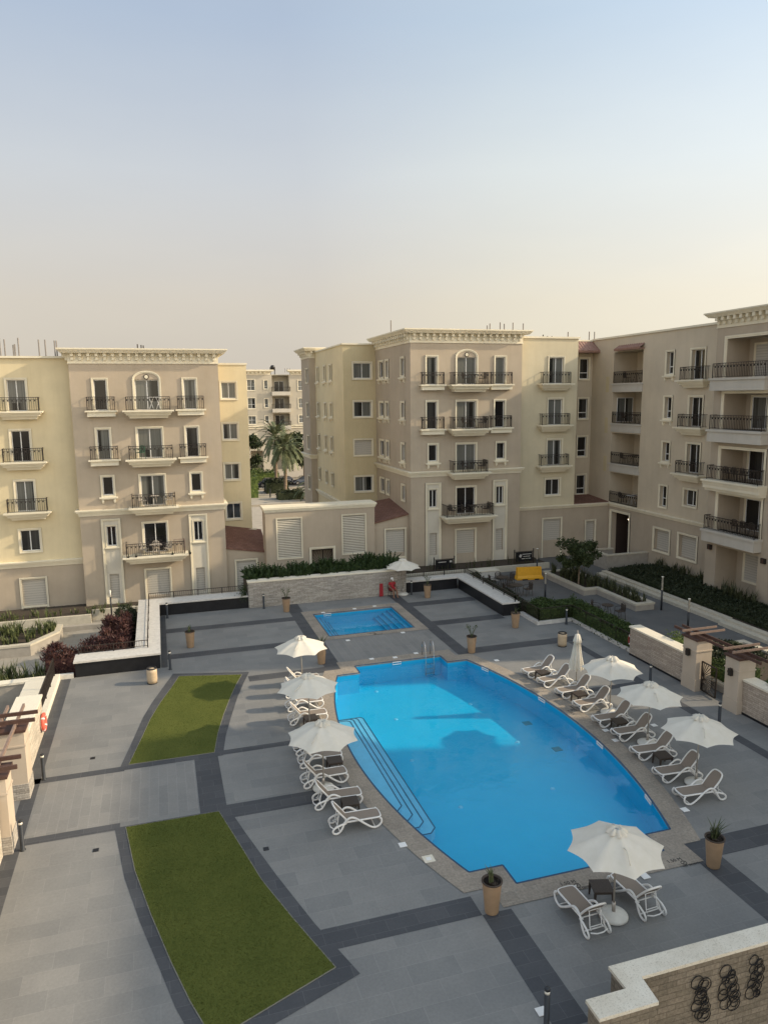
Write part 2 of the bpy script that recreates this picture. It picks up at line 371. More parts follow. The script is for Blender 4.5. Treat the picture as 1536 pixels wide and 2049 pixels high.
# ground: low courtyard/street level and the higher path level to the right
struct(MB().add([(-900, -300, -1.52), (1100, -300, -1.52), (1100, 1500, -1.52), (-900, 1500, -1.52)], [(0, 1, 2, 3)]), 'ground', M['ground'])
struct(MB().poly([[(-30, -5), (-5.01, -5), (-5.01, 36.21), (-.46, 36.21), (-.46, 45.41), (5.5, 45.41), (5.5, 52.2), (-30, 52.2)]], -1.3, -1.51), 'courtyard', M['lowpave'])
struct(MB().poly([[(22.46, -5), (50, -5), (50, 60), (5.51, 60), (5.51, 45.42), (19.16, 45.42), (19.16, 38.54), (20.43, 38.54), (20.43, 36.27), (22.46, 36.27)]], -.01, -1.51), 'path', M['path'])
struct(MB().poly([[(-60, 62), (140, 62), (140, 118), (-60, 118)]], -1.49, -1.51), 'pavement', M['street'])
struct(MB().poly([[(-60, 118.01), (140, 118.01), (140, 134), (-60, 134)]], -1.5, -1.51), 'street', M['asphalt'])
struct(MB().poly([[(-60, 134.01), (140, 134.01), (140, 150), (-60, 150)]], -1.35, -1.51), 'pavement', M['street'])
struct(MB().poly([[(-7.6, 22.76), (-5.0, 22.76), (-5.0, 25.07), (-7.6, 25.07)]], -.003, -1.3), 'gateway_paving', M['deck'])
# darker paving strips
bands = [(-.1, 7.2, 41.72, 42.5), (-.1, 7.2, 37.3, 38.05), (3.5, 7.2, 33.02, 33.72), (-4.85, -1.75, 26.03, 26.4), (-4.85, -1.75, 22.27, 22.64),
         (1.52, 5.3, 26.15, 26.5), (1.5, 5.3, 21.85, 22.65), (3.2, 7.2, 15.4, 16.15), (14.65, 22.4, 15.55, 16.38),
         (7.2, 8.0, 34.9, 45.3), (14.05, 14.75, 34.3, 45.3), (7.2, 8.0, 11.78, 15.4), (7.2, 7.44, 5.1, 11.78), (13.85, 14.65, 11.78, 16.38),
         (.66, 1.5, 22.4, 26.45), (-4.95, -4.5, 5.1, 36.1), (-.4, -.1, 36.2, 45.3), (14.75, 19.1, 42.2, 43.1), (14.75, 19.1, 38.1, 38.95), (14.75, 21.3, 33.15, 33.95), (7.2, 8.0, 33.02, 34.9), (14.05, 14.75, 33.15, 34.3),
         (20.3, 20.75, 11.78, 33.1), (15.9, 20.3, 26.9, 27.3)]
b = MB()
for i, (x0, x1, y0, y1) in enumerate(bands): b.poly([[(x0, y0), (x1, y0), (x1, y1), (x0, y1)]], .004+.0005*(i % 3))
struct(b, 'dark_paving', M['band'])
# turned tiles between the two lawns, and between the two pools
b = MB().poly([[(-4.45, 22.66), (.64, 22.66), (.64, 26.0), (-4.45, 26.0)]], .003).poly([[(8.02, 34.2), (14.02, 34.2), (14.02, 37.5), (8.02, 37.5)]], .003)
struct(b, 'turned_paving', M['deck2'])
M['edge'] = simple('edging_strip', (.19, .185, .15), .8, .1)
# lawns with dark frames
LA = [(-1.58, 22.33), (-1.26, 20.03), (-.82, 18.01), (-.37, 16.2), (0.0, 14.9), (.42, 13.7), (3.26, 14.85), (2.63, 16.7), (2.07, 18.49), (1.56, 20.85), (1.23, 22.33)]
LAo = [(-1.9, 22.4), (-1.52, 19.76), (-1.08, 17.8), (-.58, 15.9), (-.3, 14.8), (.25, 13.2), (3.75, 14.5), (3.1, 16.4), (2.48, 18.6), (1.9, 20.9), (1.55, 22.4)]
LB = [(-1.62, 26.45), (-1.22, 28.5), (-.9, 30.2), (-.5, 31.8), (.0, 33.4), (.38, 34.75), (3.25, 34.0), (2.88, 32.9), (2.48, 31.5), (2.02, 29.7), (1.65, 28.0), (1.4, 26.42)]
LBo = [(-1.95, 26.1), (-1.5, 28.6), (-1.18, 30.5), (-.82, 32.0), (-.35, 33.6), (.12, 35.2), (3.62, 34.25), (3.2, 32.9), (2.75, 31.3), (2.3, 29.4), (1.93, 27.7), (1.68, 26.1)]
def ccw(p):
    a = sum(p[i][0]*p[(i+1) % len(p)][1]-p[(i+1) % len(p)][0]*p[i][1] for i in range(len(p)))
    return p if a > 0 else p[::-1]
LA, LAo, LB, LBo = map(ccw, (LA, LAo, LB, LBo))
struct(MB().poly([LAo, LA], .0075).poly([LBo, LB], .0075), 'lawn_border', M['band'])
b = MB()
for lp in (LA, LB):
    for i in range(len(lp)):
        a = lp[i]; c = lp[(i+1) % len(lp)]; b.bar((*a, .014), (*c, .014), .022, .014)
struct(b, 'lawn_edging', M['edge'])
def inside(x, y, p):
    c = False; j = len(p)-1
    for i in range(len(p)):
        if (p[i][1] > y) != (p[j][1] > y) and x < (p[j][0]-p[i][0])*(y-p[i][1])/(p[j][1]-p[i][1])+p[i][0]: c = not c
        j = i
    return c
def turf(poly, name, n):
    b = MB().poly([poly], .02, 0)
    xs = [p[0] for p in poly]; ys = [p[1] for p in poly]
    for _ in range(n):
        x = random.uniform(min(xs), max(xs)); y = random.uniform(min(ys), max(ys))
        if not inside(x, y, poly): continue
        a = random.uniform(0, 2*pi); w = .012; h = random.uniform(.008, .022); dx, dy = cos(a)*w, sin(a)*w; lx, ly = random.gauss(0, .012), random.gauss(0, .012)
        b.add([(x-dx, y-dy, .018), (x+dx, y+dy, .018), (x+lx, y+ly, .02+h)], [(0, 1, 2)])
    return tag(b.build(name, M['turf']), kind='stuff')
tag(turf(LA, 'artificial_lawn', 60000), 'large dark green artificial lawn nearest the camera', 'lawn')
tag(turf(LB, 'artificial_lawn', 22000), 'smaller sunlit artificial lawn crossed by a parasol shadow', 'lawn')
# pools
def basin(loop, zf, mat, name):
    b = MB(); k = len(loop)
    for i in range(k):
        a = loop[i]; c = loop[(i+1) % k]
        b.quad((*a, -.005), (*c, -.005), (*c, zf), (*a, zf))
    b.poly([loop], zf)
    return struct(b, name, mat)
basin(POOL, -1.0, M['pool'], 'pool_basin'); basin(SP, -.7, M['pool'], 'pool_basin')
struct(MB().poly([pool_loop(.001)], -.14), 'pool_water', M['water'])
struct(MB().poly([[(8.449, 38.149), (13.471, 38.149), (13.471, 42.601), (8.449, 42.601)]], -.12), 'small_pool_water', M['water2'])
def offs_loop(): return pool_loop(.72)
o = offs_loop()
b = MB().poly([[(p[0], p[1]) for p in o], pool_loop(-.035)], .016)
for lp in (pool_loop(-.035),):
    k = len(lp)
    for i in range(k):
        a = lp[i]; c = lp[(i+1) % k]; b.quad((*a, .016), (*c, .016), (*c, -.05), (*a, -.05))
SPo = [(7.85, 37.6), (14.1, 37.6), (14.1, 43.3), (7.85, 43.3)]; SPi = [(8.48, 38.18), (13.44, 38.18), (13.44, 42.57), (8.48, 42.57)]
b.poly([SPo, SPi], .016)
for i in range(4):
    a = SPi[i]; c = SPi[(i+1) % 4]; b.quad((*a, .016), (*c, .016), (*c, -.05), (*a, -.05))
struct(b, 'pool_coping', M['coping'])
# edge tile line
b = MB()
def strip(loop, w, z):
    k = len(loop); out = []
    cx = sum(p[0] for p in loop)/k; cy = sum(p[1] for p in loop)/k
    for i in range(k):
        a = loop[i]; c = loop[(i+1) % k]
        b.bar((a[0], a[1], z), (c[0], c[1], z), w, .012)
strip(pool_loop(-.03), .05, .0175); strip(SPi, .05, .0175)
struct(b, 'pool_edge_tile', M['nosing'])
# steps of the main pool: straight risers inside the left arc
b = MB(); nz = MB()
for i, (x, ya, z) in enumerate([(6.95, 20.85, -.17), (7.2, 20.5, -.33), (7.48, 20.25, -.48), (7.8, 20.05, -.63)]):
    yb = (27.85, 28.3, 28.65, 28.98)[i]
    p = [(x, ya+.25), (x, yb-.12), (x-.12, yb)]
    ys = [yb+(ya-yb)*j/14 for j in range(15)]
    p += [(PCX-hw(y)-.01-.002*i, y) for y in ys]; p += [(x-.22, ya)]
    b.poly([ccw(p)], z, -.999)
    z2 = z+.006
    for q in ([(PCX-hw(ya), ya), (x-.22, ya)], [(x-.22, ya), (x, ya+.25)], [(x, ya+.25), (x, yb-.12)], [(x, yb-.12), (x-.12, yb)], [(x-.12, yb), (PCX-hw(yb), yb)]):
        nz.bar((*q[0], z2), (*q[1], z2), .035, .012)
struct(b, 'pool_steps', M['step'])
b = MB()
for x0, x1, z in ((8.46, 8.86, -.25), (8.86, 9.12, -.4), (9.12, 9.36, -.55)):
    b.box(x0, x1, 38.16, 42.59, -.69, z); nz.bar((x1, 38.2, z+.006), (x1, 42.55, z+.006), .03, .012)
for x0, x1, z in ((13.12, 13.46, -.2), (12.84, 13.12, -.33), (12.56, 12.84, -.46), (12.3, 12.56, -.58)):
    b.box(x0, x1, 38.16, 42.59, -.69, z); nz.bar((x0, 38.2, z+.006), (x0, 42.55, z+.006), .03, .012)
struct(b, 'small_pool_steps', M['pool']); struct(nz, 'step_nosing', M['nosing'])
# skimmer mouths, floor lights, ladder, lids
def arcdir(y, side): return atan2(1, -side*0) if False else 0
sk = [(10.78, 33.33, 0), (14.68, 31.1, 1), (15.33, 27.0, 1), (15.3, 22.6, 1), (14.6, 18.8, 1), (9.35, 42.55, 0)]
for x, y, s in sk:
    b = MB()
    if s: x = PCX+hw(y)-.01; dx = .012; rng = [((x-.05, y+t, z)) for t, z in ((-.22, -.03), (.22, -.03), (.22, -.125), (-.22, -.125))]
    else: rng = [((x+t, y-.03, z)) for t, z in ((-.22, -.02), (.22, -.02), (.22, -.14), (-.22, -.14))]
    if s:
        yy = y; sl = (hw(yy+.2)-hw(yy-.2))/.4
        rng = [(p[0]+(p[1]-yy)*sl, p[1], p[2]) for p in rng]
    b.tube(rng, .026, 6, True)
    tag(b.build('skimmer', M['white'], origin=(x, y, 0)), 'white rectangular skimmer mouth set in the pool wall just under the coping', 'skimmer', 'pool skimmers')
b = MB()
for x, y in [(9.42, 32.3), (9.35, 29.07), (8.79, 25.35), (9.29, 21.71), (13.4, 25.45), (12.9, 21.79), (13.1, 29.5), (12.6, 18.5)]:
    tag(MB().lathe([(.0, 0), (.09, .0), (.07, .03), (.0, .035)], (x, y, -1.0), 12).build('pool_inlet', M['step'], origin=(x, y, -1.0)), 'small white round inlet on the pool floor', 'inlet', 'pool inlets')
for x, y in [(14.6, 26.9), (14.6, 24.4)]:
    tag(MB().box(x-.17, x+.17, y-.17, y+.17, -1.0, -.985).build('pool_drain', M['draing'], origin=(x, y, -1.0)), 'dark square drain grate on the pool floor', 'drain', 'pool drains')
for x, y in [(6.22, 18.82), (10.87, 33.85), (9.69, 34.03), (12.07, 34.09), (9.27, 37.19), (12.5, 37.48), (11.16, 42.91), (9.13, 42.75), (12.5, 43.05), (15.5, 31.82), (12.04, 15.42), (15.27, 17.8), (16.0, 22.57), (16.14, 23.42), (7.15, 12.3), (18.2, 23.2)]:
    tag(MB().box(x-.11, x+.11, y-.11, y+.11, .012, .024).build('access_cover', M['white'], origin=(x, y, 0)), 'small square white access cover set in the paving by a pool', 'cover', 'white square covers around the pools')
b = MB().box(6.55, 6.87, 17.8, 18.12, .016, .022); lid = tag(b.build('access_cover', M['cap'], origin=(6.7, 18, 0)), 'larger cream access cover in the coping left of the near pool end', 'cover')
MB().box(6.64, 6.78, 17.89, 18.03, .022, .027).build('handle', M['white'], lid)
for x, y in [(2.38, 19.89), (-2.37, 21.38), (-2.9, 27.4)]:
    tag(MB().box(x-.08, x+.08, y-.08, y+.08, .0, .014).build('floor_drain', M['black'], origin=(x, y, 0)), 'small dark floor drain in the grey tiles near a lawn', 'drain', 'deck floor drains')
t = thing('pool_ladder', 'stainless steel ladder with two hooped handrails at the far pool edge', 'ladder', (12.5, 33.3, 0))
for x in (12.28, 12.72):
    MB().tube([(x, 33.75, .02), (x, 33.75, .55), (x, 33.7, .72), (x, 33.55, .8), (x, 33.38, .74), (x, 33.28, .55), (x, 33.22, 0), (x, 33.22, -.9)], .024, 8).build('handrail', M['steel'], t, True)
for z in (-.3, -.55, -.8): MB().box(12.28, 12.72, 33.17, 33.27, z-.015, z+.015).build('rung', M['steel'], t)

def text(s, name, loc, size, rot, mat, ext=.002, parent=None):
    cu = bpy.data.curves.new(name, 'FONT'); cu.body = s; cu.size = size; cu.extrude = ext; cu.align_x = 'CENTER'; cu.align_y = 'CENTER'; cu.materials.append(mat)
    tmp = bpy.data.objects.new('tmp', cu); C.objects.link(tmp); bpy.context.view_layer.update()
    me = bpy.data.meshes.new_from_object(tmp.evaluated_get(bpy.context.evaluated_depsgraph_get())); me.name = name
    bpy.data.objects.remove(tmp); bpy.data.curves.remove(cu); me.materials.clear(); me.materials.append(mat)
    o = bpy.data.objects.new(name, me); C.objects.link(o); o.location = loc; o.rotation_euler = rot
    if parent: o.parent = parent; o0 = ORG[parent.name]; o.location = [loc[i]-o0[i] for i in range(3)]
    return o
M['ink'] = simple('dark_paint', (.05, .045, .04), .7, .2)
for (x, y, r, lab) in [(10.0, 15.82, 0, 'depth marking and no diving symbol on the coping beside the near sun lounger'), (13.35, 15.75, 0, 'depth marking and no diving symbol on the coping right of the near parasol'), (15.75, 25.4, pi/2, 'depth marking and no diving symbol on the coping beside the right lounger row'), (10.9, 37.95, 0, 'depth marking and no diving symbol on the coping of the small pool')]:
    t = thing('depth_marking', lab, 'marking', (x, y, .02))
    c, s = cos(r), sin(r)
    text('1.50 M', 'lettering', (x-.1*c, y-.1*s, .02), .17, (0, 0, r), M['ink'], parent=t)
    cx, cy = x+.08*c+.17*s, y-.17*c+.08*s
    MB().tube([(cx+.08*cos(a), cy+.08*sin(a), .02) for a in [i*pi/8 for i in range(16)]], .009, 4, True).tube([(cx-.055, cy-.055, .02), (cx+.055, cy+.055, .02)], .009, 4).build('symbol', M['ink'], t)
    text('NO DIVING', 'lettering', (x+.22*c+.3*s, y-.3*c+.22*s, .02), .1, (0, 0, r), M['ink'], parent=t)

# ================================================================== BUILDINGS
class Fc:
    """facade frame: s along the wall, z up, d outwards"""
    def __init__(s, kind, plane):
        s.k = kind; s.p = plane
    def P(s, a, z, d=0):
        return (a, s.p-d, z) if s.k == 'S' else ((s.p-d, a, z) if s.k == 'W' else (a, s.p+d, z))
    def box(s, b, s0, s1, z0, z1, d0, d1):
        p = s.P(s0, z0, d0); q = s.P(s1, z1, d1); b.box(p[0], q[0], p[1], q[1], p[2], q[2])
    def at(s, d): return Fc(s.k, s.p-d if s.k != 'N' else s.p+d)
def wall(F, parent, s0, s1, z0, z1, holes, mat, name='wall'):
    """wall face with real openings; holes = (s0,s1,z0,z1,depth)"""
    b = MB(); S = sorted({s0, s1, *[h[0] for h in holes], *[h[1] for h in holes]}); Z = sorted({z0, z1, *[h[2] for h in holes], *[h[3] for h in holes]})
    S = [x for x in S if s0 <= x <= s1]; Z = [x for x in Z if z0 <= x <= z1]
    for i in range(len(S)-1):
        for j in range(len(Z)-1):
            cs = (S[i]+S[i+1])/2; cz = (Z[j]+Z[j+1])/2
            if any(h[0] < cs < h[1] and h[2] < cz < h[3] for h in holes): continue
            b.quad(F.P(S[i], Z[j]), F.P(S[i+1], Z[j]), F.P(S[i+1], Z[j+1]), F.P(S[i], Z[j+1]))
    for a0, a1, c0, c1, dp in holes:
        q = [(a0, c0), (a1, c0), (a1, c1), (a0, c1)]
        for i in range(4):
            u = q[i]; v = q[(i+1) % 4]
            b.quad(F.P(*u), F.P(*v), F.P(*v, -dp), F.P(*u, -dp))
        b.quad(F.P(a0, c0, -dp), F.P(a1, c0, -dp), F.P(a1, c1, -dp), F.P(a0, c1, -dp))
    return b.build(name, mat, parent)
RC = .16
def frame(F, s0, s1, z0, z1, w, d, b, bottom=True, top=True):
    """moulded surround"""
    for (ww, dd) in ((w, d*.55), (w*.45, d)):
        F.box(b, s0, s0+ww, z0, z1, -.02, dd); F.box(b, s1-ww, s1, z0, z1, -.02, dd)
        if top: F.box(b, s0+ww, s1-ww, z1-ww, z1, -.02, dd)
        if bottom: F.box(b, s0+ww, s1-ww, z0, z0+ww, -.02, dd)
def pane(F, parent, s0, s1, z0, z1, mull=1, mat=None, low=None, dep=RC):
    """aluminium sash as a part, the glass is its sub-part"""
    b = MB(); t = .05; G_ = F.at(-dep+.004)
    G_.box(b, s0, s0+t, z0, z1, 0, .05); G_.box(b, s1-t, s1, z0, z1, 0, .05); G_.box(b, s0+t, s1-t, z1-t, z1, 0, .05); G_.box(b, s0+t, s1-t, z0, z0+t, 0, .05)
    for i in range(mull):
        x = s0+(s1-s0)*(i+1)/(mull+1); G_.box(b, x-.028, x+.028, z0+t, z1-t, 0, .047)
    if low: G_.box(b, s0+t, s1-t, z0+low-.03, z0+low+.03, 0, .044)
    o = b.build('window', M['alu'], parent)
    g = MB(); G_.box(g, s0+t*.6, s1-t*.6, z0+t*.6, z1-t*.6, .006, .018); g.build('pane', mat or M['glass'], o)
    return o
def shut(F, parent, s0, s1, z0, z1, dep=RC, half=0):
    b = MB(); G_ = F.at(-dep+.004); G_.box(b, s0, s1, z0+half, z1, 0, .03)
    o = b.build('roller_shutter', M['shutter'], parent)
    return o
def sillb(F, o, s0, s1, z):
    b = MB(); F.box(b, s0-.12, s1+.12, z-.1, z, -.01, .2); F.box(b, s0, s1, z-.17, z-.1, -.01, .13)
    for x in (s0+.02, s1-.16): F.box(b, x, x+.14, z-.34, z-.17, -.01, .12); F.box(b, x+.02, x+.12, z-.42, z-.34, -.01, .06)
    b.build('sill', M['trim'], o)
def railing(F, parent, s0, s1, z, d, h=.86, sides=True, d0=0):
    b = MB(); t = .022
    def post(s, dd, w=.018): F.box(b, s-w/2, s+w/2, z+.06, z+h, dd-w/2, dd+w/2)
    F.box(b, s0, s1, z+h, z+h+.035, d-.025, d+.025); F.box(b, s0, s1, z+.06, z+.085, d-.01, d+.01); F.box(b, s0, s1, z+h-.13, z+h-.11, d-.01, d+.01)
    n = max(2, int((s1-s0)/.13))
    for i in range(n+1): post(s0+(s1-s0)*i/n, d, .04 if i in (0, n) else .02)
    for i in range(0, n, 2):
        x = s0+(s1-s0)*(i+.5)/n; F.box(b, x-.035, x+.035, z+h-.24, z+h-.14, d-.008, d+.008)
    if sides:
        for s in (s0, s1):
            F.box(b, s-.02, s+.02, z+h, z+h+.035, d0, d-.026); F.box(b, s-.01, s+.01, z+.06, z+.085, d0, d-.012)
            m = max(1, int((d-d0)/.14))
            for i in range(1, m+1): post(s, d0+(d-d0)*i/(m+1))
        for s in (s0, s1): F.box(b, s-.02, s+.02, z, z+.06, d-.02, d+.02)
    return b.build('railing', M['iron'], parent)
def balcony(F, parent, c, w, z, d, mould=True, h=.86, mat='trim'):
    """slab with stepped mouldings > railing; w is the railing width"""
    b = MB(); o_ = .2 if w > 2 else .1
    s0, s1 = c-w/2-o_, c+w/2+o_
    F.box(b, s0-.05, s1+.05, z-.1, z, -.01, d+o_+.05)
    if w > 2:
        F.box(b, s0+.08, s1-.08, z-.2, z-.1, -.01, d+o_-.06); F.box(b, s0+.16, s1-.16, z-.32, z-.2, -.01, d+o_-.16)
        F.box(b, s0+.3, s1-.3, z-.42, z-.32, -.01, d+o_-.32); F.box(b, s0+.36, s1-.36, z-.52, z-.42, -.01, d+o_-.38)
    else: F.box(b, s0+.08, s1-.08, z-.4, z-.1, -.01, d+.04)
    o = b.build('balcony', M[mat], parent)
    railing(F, o, c-w/2, c+w/2, z, d, h)
    return o
def winset(F, parent, holes, s0, s1, z0, z1, kind='w', fw_=.13, mull=1, sill=False, low=None, mat=None, dep=RC, bottom=True, band=None):
    """outer frame rectangle -> opening, surround, sash or shutter"""
    bt = z0+fw_ if bottom else z0
    holes.append((s0+fw_, s1-fw_, bt, z1-fw_, dep))
    if kind == 'w': o = pane(F, parent, s0+fw_, s1-fw_, bt, z1-fw_, mull, mat, low, dep)
    else: o = shut(F, parent, s0+fw_, s1-fw_, bt, z1-fw_, dep)
    b = MB(); frame(F, s0, s1, z0, z1, fw_, .07, b, bottom)
    b.build('surround', M['trim'], o)
    if sill: sillb(F, o, s0, s1, z0)
    return o
def crown(parent, x0, x1, y0, y1, z, mat='trim'):
    """deep cornice: frieze, corbels, stepped crown; z = bottom of the frieze"""
    b = MB()
    for e, a, c in ((.06, 0, .06), (.03, .06, .68), (.44, .68, .75), (.50, .75, .82), (.56, .82, .88), (.62, .88, .97)):
        b.box(x0-e, x1+e, y0-e, y1+e, z+a, z+c)
    n = int((x1-x0)/.49)
    for i in range(n):
        x = x0+.25+(x1-x0-.5)*i/(n-1); b.box(x-.09, x+.09, y0-.30, y0-.03, z+.46, z+.68); b.box(x-.08, x+.08, y0-.16, y0-.03, z+.22, z+.44)
    n = int((y1-y0)/.49)
    for i in range(n):
        y = y0+.25+(y1-y0-.5)*i/(n-1)
        b.box(x0-.38, x0-.03, y-.105, y+.105, z+.44, z+.68); b.box(x0-.2, x0-.03, y-.09, y+.09, z+.22, z+.44)
    return b.build('cornice', M[mat], parent)
def stringc(parent, x0, x1, y0, y1, z, mat='trim'):
    b = MB()
    for e, a, c in ((.06, 0, .1), (.1, .1, .24), (.2, .24, .34), (.26, .34, .42)): b.box(x0-e, x1+e, y0-e, y1+e, z+a, z+c)
    return b.build('string_course', M[mat], parent)
def shell(parent, x0, x1, y0, y1, z0, z1, mat, faces, name='wall'):
    b = MB()
    if 'W' in faces: b.quad((x0, y0, z0), (x0, y1, z0), (x0, y1, z1), (x0, y0, z1))
    if 'E' in faces: b.quad((x1, y0, z0), (x1, y0, z1), (x1, y1, z1), (x1, y1, z0))
    if 'N' in faces: b.quad((x0, y1, z0), (x1, y1, z0), (x1, y1, z1), (x0, y1, z1))
    if 'S' in faces: b.quad((x0, y0, z0), (x1, y0, z0), (x1, y0, z1), (x0, y0, z1))
    if 'T' in faces: b.quad((x0, y0, z1), (x1, y0, z1), (x1, y1, z1), (x0, y1, z1))
    return b.build(name, mat, parent)
def coping_(parent, x0, x1, y0, y1, z, e=.1, h=.13):
    return MB().box(x0-e, x1+e, y0-e, y1+e, z, z+h).build('roof_edge', M['trim'], parent)

def tower_front(bld, F, cL, cC, cR, s0, s1, zt, base, wide_r=1.0):
    """the taupe tower front both end blocks share; zt = upper floor level"""
    H_ = []; f = [zt, zt-3.23, zt-6.47, zt-9.72]
    for fl in (0, 1):
        z = f[fl]
        for c in (cL, cR):
            winset(F, bld, H_, c-.52, c+.52, z, z+2.12, mull=0 if fl else 0, bottom=False, mat=M['glass_dark'] if (fl+int(c*7)) % 2 else M['glass'])
        if fl == 1: winset(F, bld, H_, cC-.91, cC+.91, z, z+2.12, bottom=False)
    z = f[0]
    H_.append((cC-.76, cC+.76, z, z+1.98, RC)); o = pane(F, bld, cC-.76, cC+.76, z, z+1.98)
    # arched head with a round boss
    b = MB(); n = 12
    for w0, w1, dd in ((.76, .91, .05), (.84, .91, .085)):
        F.box(b, cC-w1, cC-w0, z, z+2.0, -.02, dd); F.box(b, cC+w0, cC+w1, z, z+2.0, -.02, dd)
        for i in range(n):
            a0 = pi-pi*i/n; a1 = pi-pi*(i+1)/n
            def q(r, a, ry): return (cC+r*cos(a), z+2.0+(ry)*sin(a))
            P = [q(w0, a0, .42+(w0-.76)), q(w1, a0, .42+(w1-.76)), q(w1, a1, .42+(w1-.76)), q(w0, a1, .42+(w0-.76))]
            b.quad(*[F.P(x, y, dd) for x, y in P]); b.quad(*[F.P(P[k][0], P[k][1], e) for k, e in ((1, 0), (1, dd), (2, dd), (2, 0))]); b.quad(*[F.P(P[k][0], P[k][1], e) for k, e in ((0, 0), (0, dd), (3, dd), (3, 0))])
    b.build('arched_surround', M['trim'], o)
    p = MB(); vs = [F.P(cC+.76*cos(pi-pi*i/n), z+2.0+.42*sin(pi*i/n), .012) for i in range(n+1)]; p.add(vs, [tuple(range(n+1))]); p.build('tympanum', M['taupe'], o)
    p = MB(); F2 = F
    ring = [(cC+.17*cos(2*pi*i/20), z+2.17+.17*sin(2*pi*i/20)) for i in range(20)]
    p.add([F.P(x, y, .05) for x, y in ring]+[F.P(x, y, .0) for x, y in ring], [tuple(range(20))]+[(i, (i+1) % 20, 20+(i+1) % 20, 20+i) for i in range(20)]); p.build('boss', M['iron'], o)
    ring = [(cC+.12*cos(2*pi*i/20), z+2.17+.12*sin(2*pi*i/20)) for i in range(20)]
    p = MB(); p.add([F.P(x, y, .06) for x, y in ring], [tuple(range(20))]); p.build('boss_face', M['trim'], o)
    # second floor: small windows with sills, balcony door
    z = f[2]
    for c in (cL+.08, cR+.12): winset(F, bld, H_, c-.46, c+.46, z+.72, z+2.2, mull=0, sill=True, mat=M['glass_dark'])
    winset(F, bld, H_, cC-.9, cC+.9, z, z+2.18, bottom=False, mat=M['glass'])
    z = f[3]; winset(F, bld, H_, cC-.88, cC+.88, z, z+2.16, bottom=False, mat=M['glass_dark'])
    # tall framed panels with a small window above and a shutter below
    for c in (cL+.09, cR+.1):
        ps = MB(); F.box(ps, c-.48, c-.3, base, f[2]-.9, -.01, .02); F.box(ps, c+.3, c+.48, base, f[2]-.9, -.01, .02)
        F.box(ps, c-.3, c+.3, f[2]-1.28, f[2]-.9, -.01, .02); F.box(ps, c-.3, c+.3, f[2]-4.58, f[2]-2.66, -.01, .02); F.box(ps, c-.3, c+.3, base, f[2]-6.3, -.01, .02)
        o = ps.build('panel', M['panel'], bld)
        b = MB(); frame(F, c-.62, c+.62, base, f[2]-.76, .14, .12, b, False); b.build('surround', M['trim'], o)
        b = MB(); frame(F, c-.4, c+.4, f[2]-2.72, f[2]-1.18, .09, .07, b); F.box(b, c-.46, c+.46, f[2]-2.8, f[2]-2.72, 0, .13); b.build('trim', M['trim'], o)
        H_.append((c-.3, c+.3, f[2]-2.63, f[2]-1.28, RC)); pane(F, bld, c-.3, c+.3, f[2]-2.63, f[2]-1.28, 1, M['glass_dark'])
        H_.append((c-.3, c+.3, f[2]-6.3, f[2]-4.58, RC)); shut(F, bld, c-.3, c+.3, f[2]-6.3, f[2]-4.58)
    # ground floor shutter in a frame that runs to the ground
    H_.append((cC-.75, cC+.75, f[2]-6.32, f[2]-4.5, RC)); o = shut(F, bld, cC-.75, cC+.75, f[2]-6.32, f[2]-4.5)
    b = MB(); frame(F, cC-.9, cC+.9, base, f[2]-4.36, .14, .08, b, False); b.build('surround', M['trim'], o)
    wall(F, bld, s0, s1, base, zt+3.02, H_, M['taupe'])
    for fl in (0, 1):
        for c in (cL, cR): balcony(F, bld, c, 1.7, f[fl], .32)
    for fl in (0, 1, 2): balcony(F, bld, cC+.02, 2.75, f[fl]-.02, .85)
    balcony(F, bld, cC-.05, 3.75, f[3]-.05, 1.05)

# ---------------- left apartment building
BL = thing('apartment_building', 'left apartment building with a taupe tower front between two yellow wings', 'building', (-2, 52, -1.3))
FL_ = Fc('S', 52.2)
tower_front(BL, FL_, -3.36, -.43, 2.33, -5.18, 4.27, 12.35, -1.3)
shell(BL, -5.18, 4.27, 52.2, 60, -1.3, 15.37, M['taupe'], 'WENT')
crown(BL, -5.18, 4.27, 52.2, 60, 15.37)
stringc(BL, -5.18, 4.27, 52.2, 59, 5.36)
FW_ = Fc('S', 53.0); h = []
for z, mt in ((12.37, 'glass'), (9.1, 'glass_dark'), (5.8, 'glass')):
    winset(FW_, BL, h, -9.15, -7.8, z, z+2.14, bottom=False, mat=M[mt]); balcony(FW_, BL, -8.35, 2.35, z, .55)
winset(FW_, BL, h, -9.13, -7.7, 2.99, 4.66, mat=M['glass_dark'])
winset(FW_, BL, h, -9.3, -7.58, -.75, 1.32, kind='s')
wall(FW_, BL, -16, -5.19, 2.0, 15.75, [q for q in h if q[2] > 2], M['yellow'])
wall(FW_, BL, -16, -5.19, -1.3, 1.995, [q for q in h if q[2] < 2], M['taupe'])
b = MB(); frame(FW_, -9.3, -7.58, -1.3, 1.33, .13, .072, b, False); b.build('surround', M['trim'], BL)
stringc(BL, -16, -5.25, 53.0, 58, 2.02); coping_(BL, -16, -5.3, 53.0, 60, 15.75, .16)
shell(BL, -16, -5.19, 53.0, 60, -1.3, 15.75, M['yellow'], 'WNT')
FY = Fc('S', 56.0); h = []
for z in (12.91, 9.9, 6.9, 3.9): winset(FY, BL, h, 4.62, 5.93, z, z+1.42, mat=M['glass' if z > 6 else 'glass_dark'])
wall(FY, BL, 4.28, 6.62, -1.3, 15.48, h, M['yellow']); shell(BL, 4.28, 6.62, 56, 64, -1.3, 15.48, M['yellow'], 'ENT'); coping_(BL, 4.4, 6.62, 56, 64, 15.48, .06)
b = MB(); b.box(4.28, 6.9, 55.7, 56, 3.05, 3.2); b.build('roof_edge', M['trim'], BL)
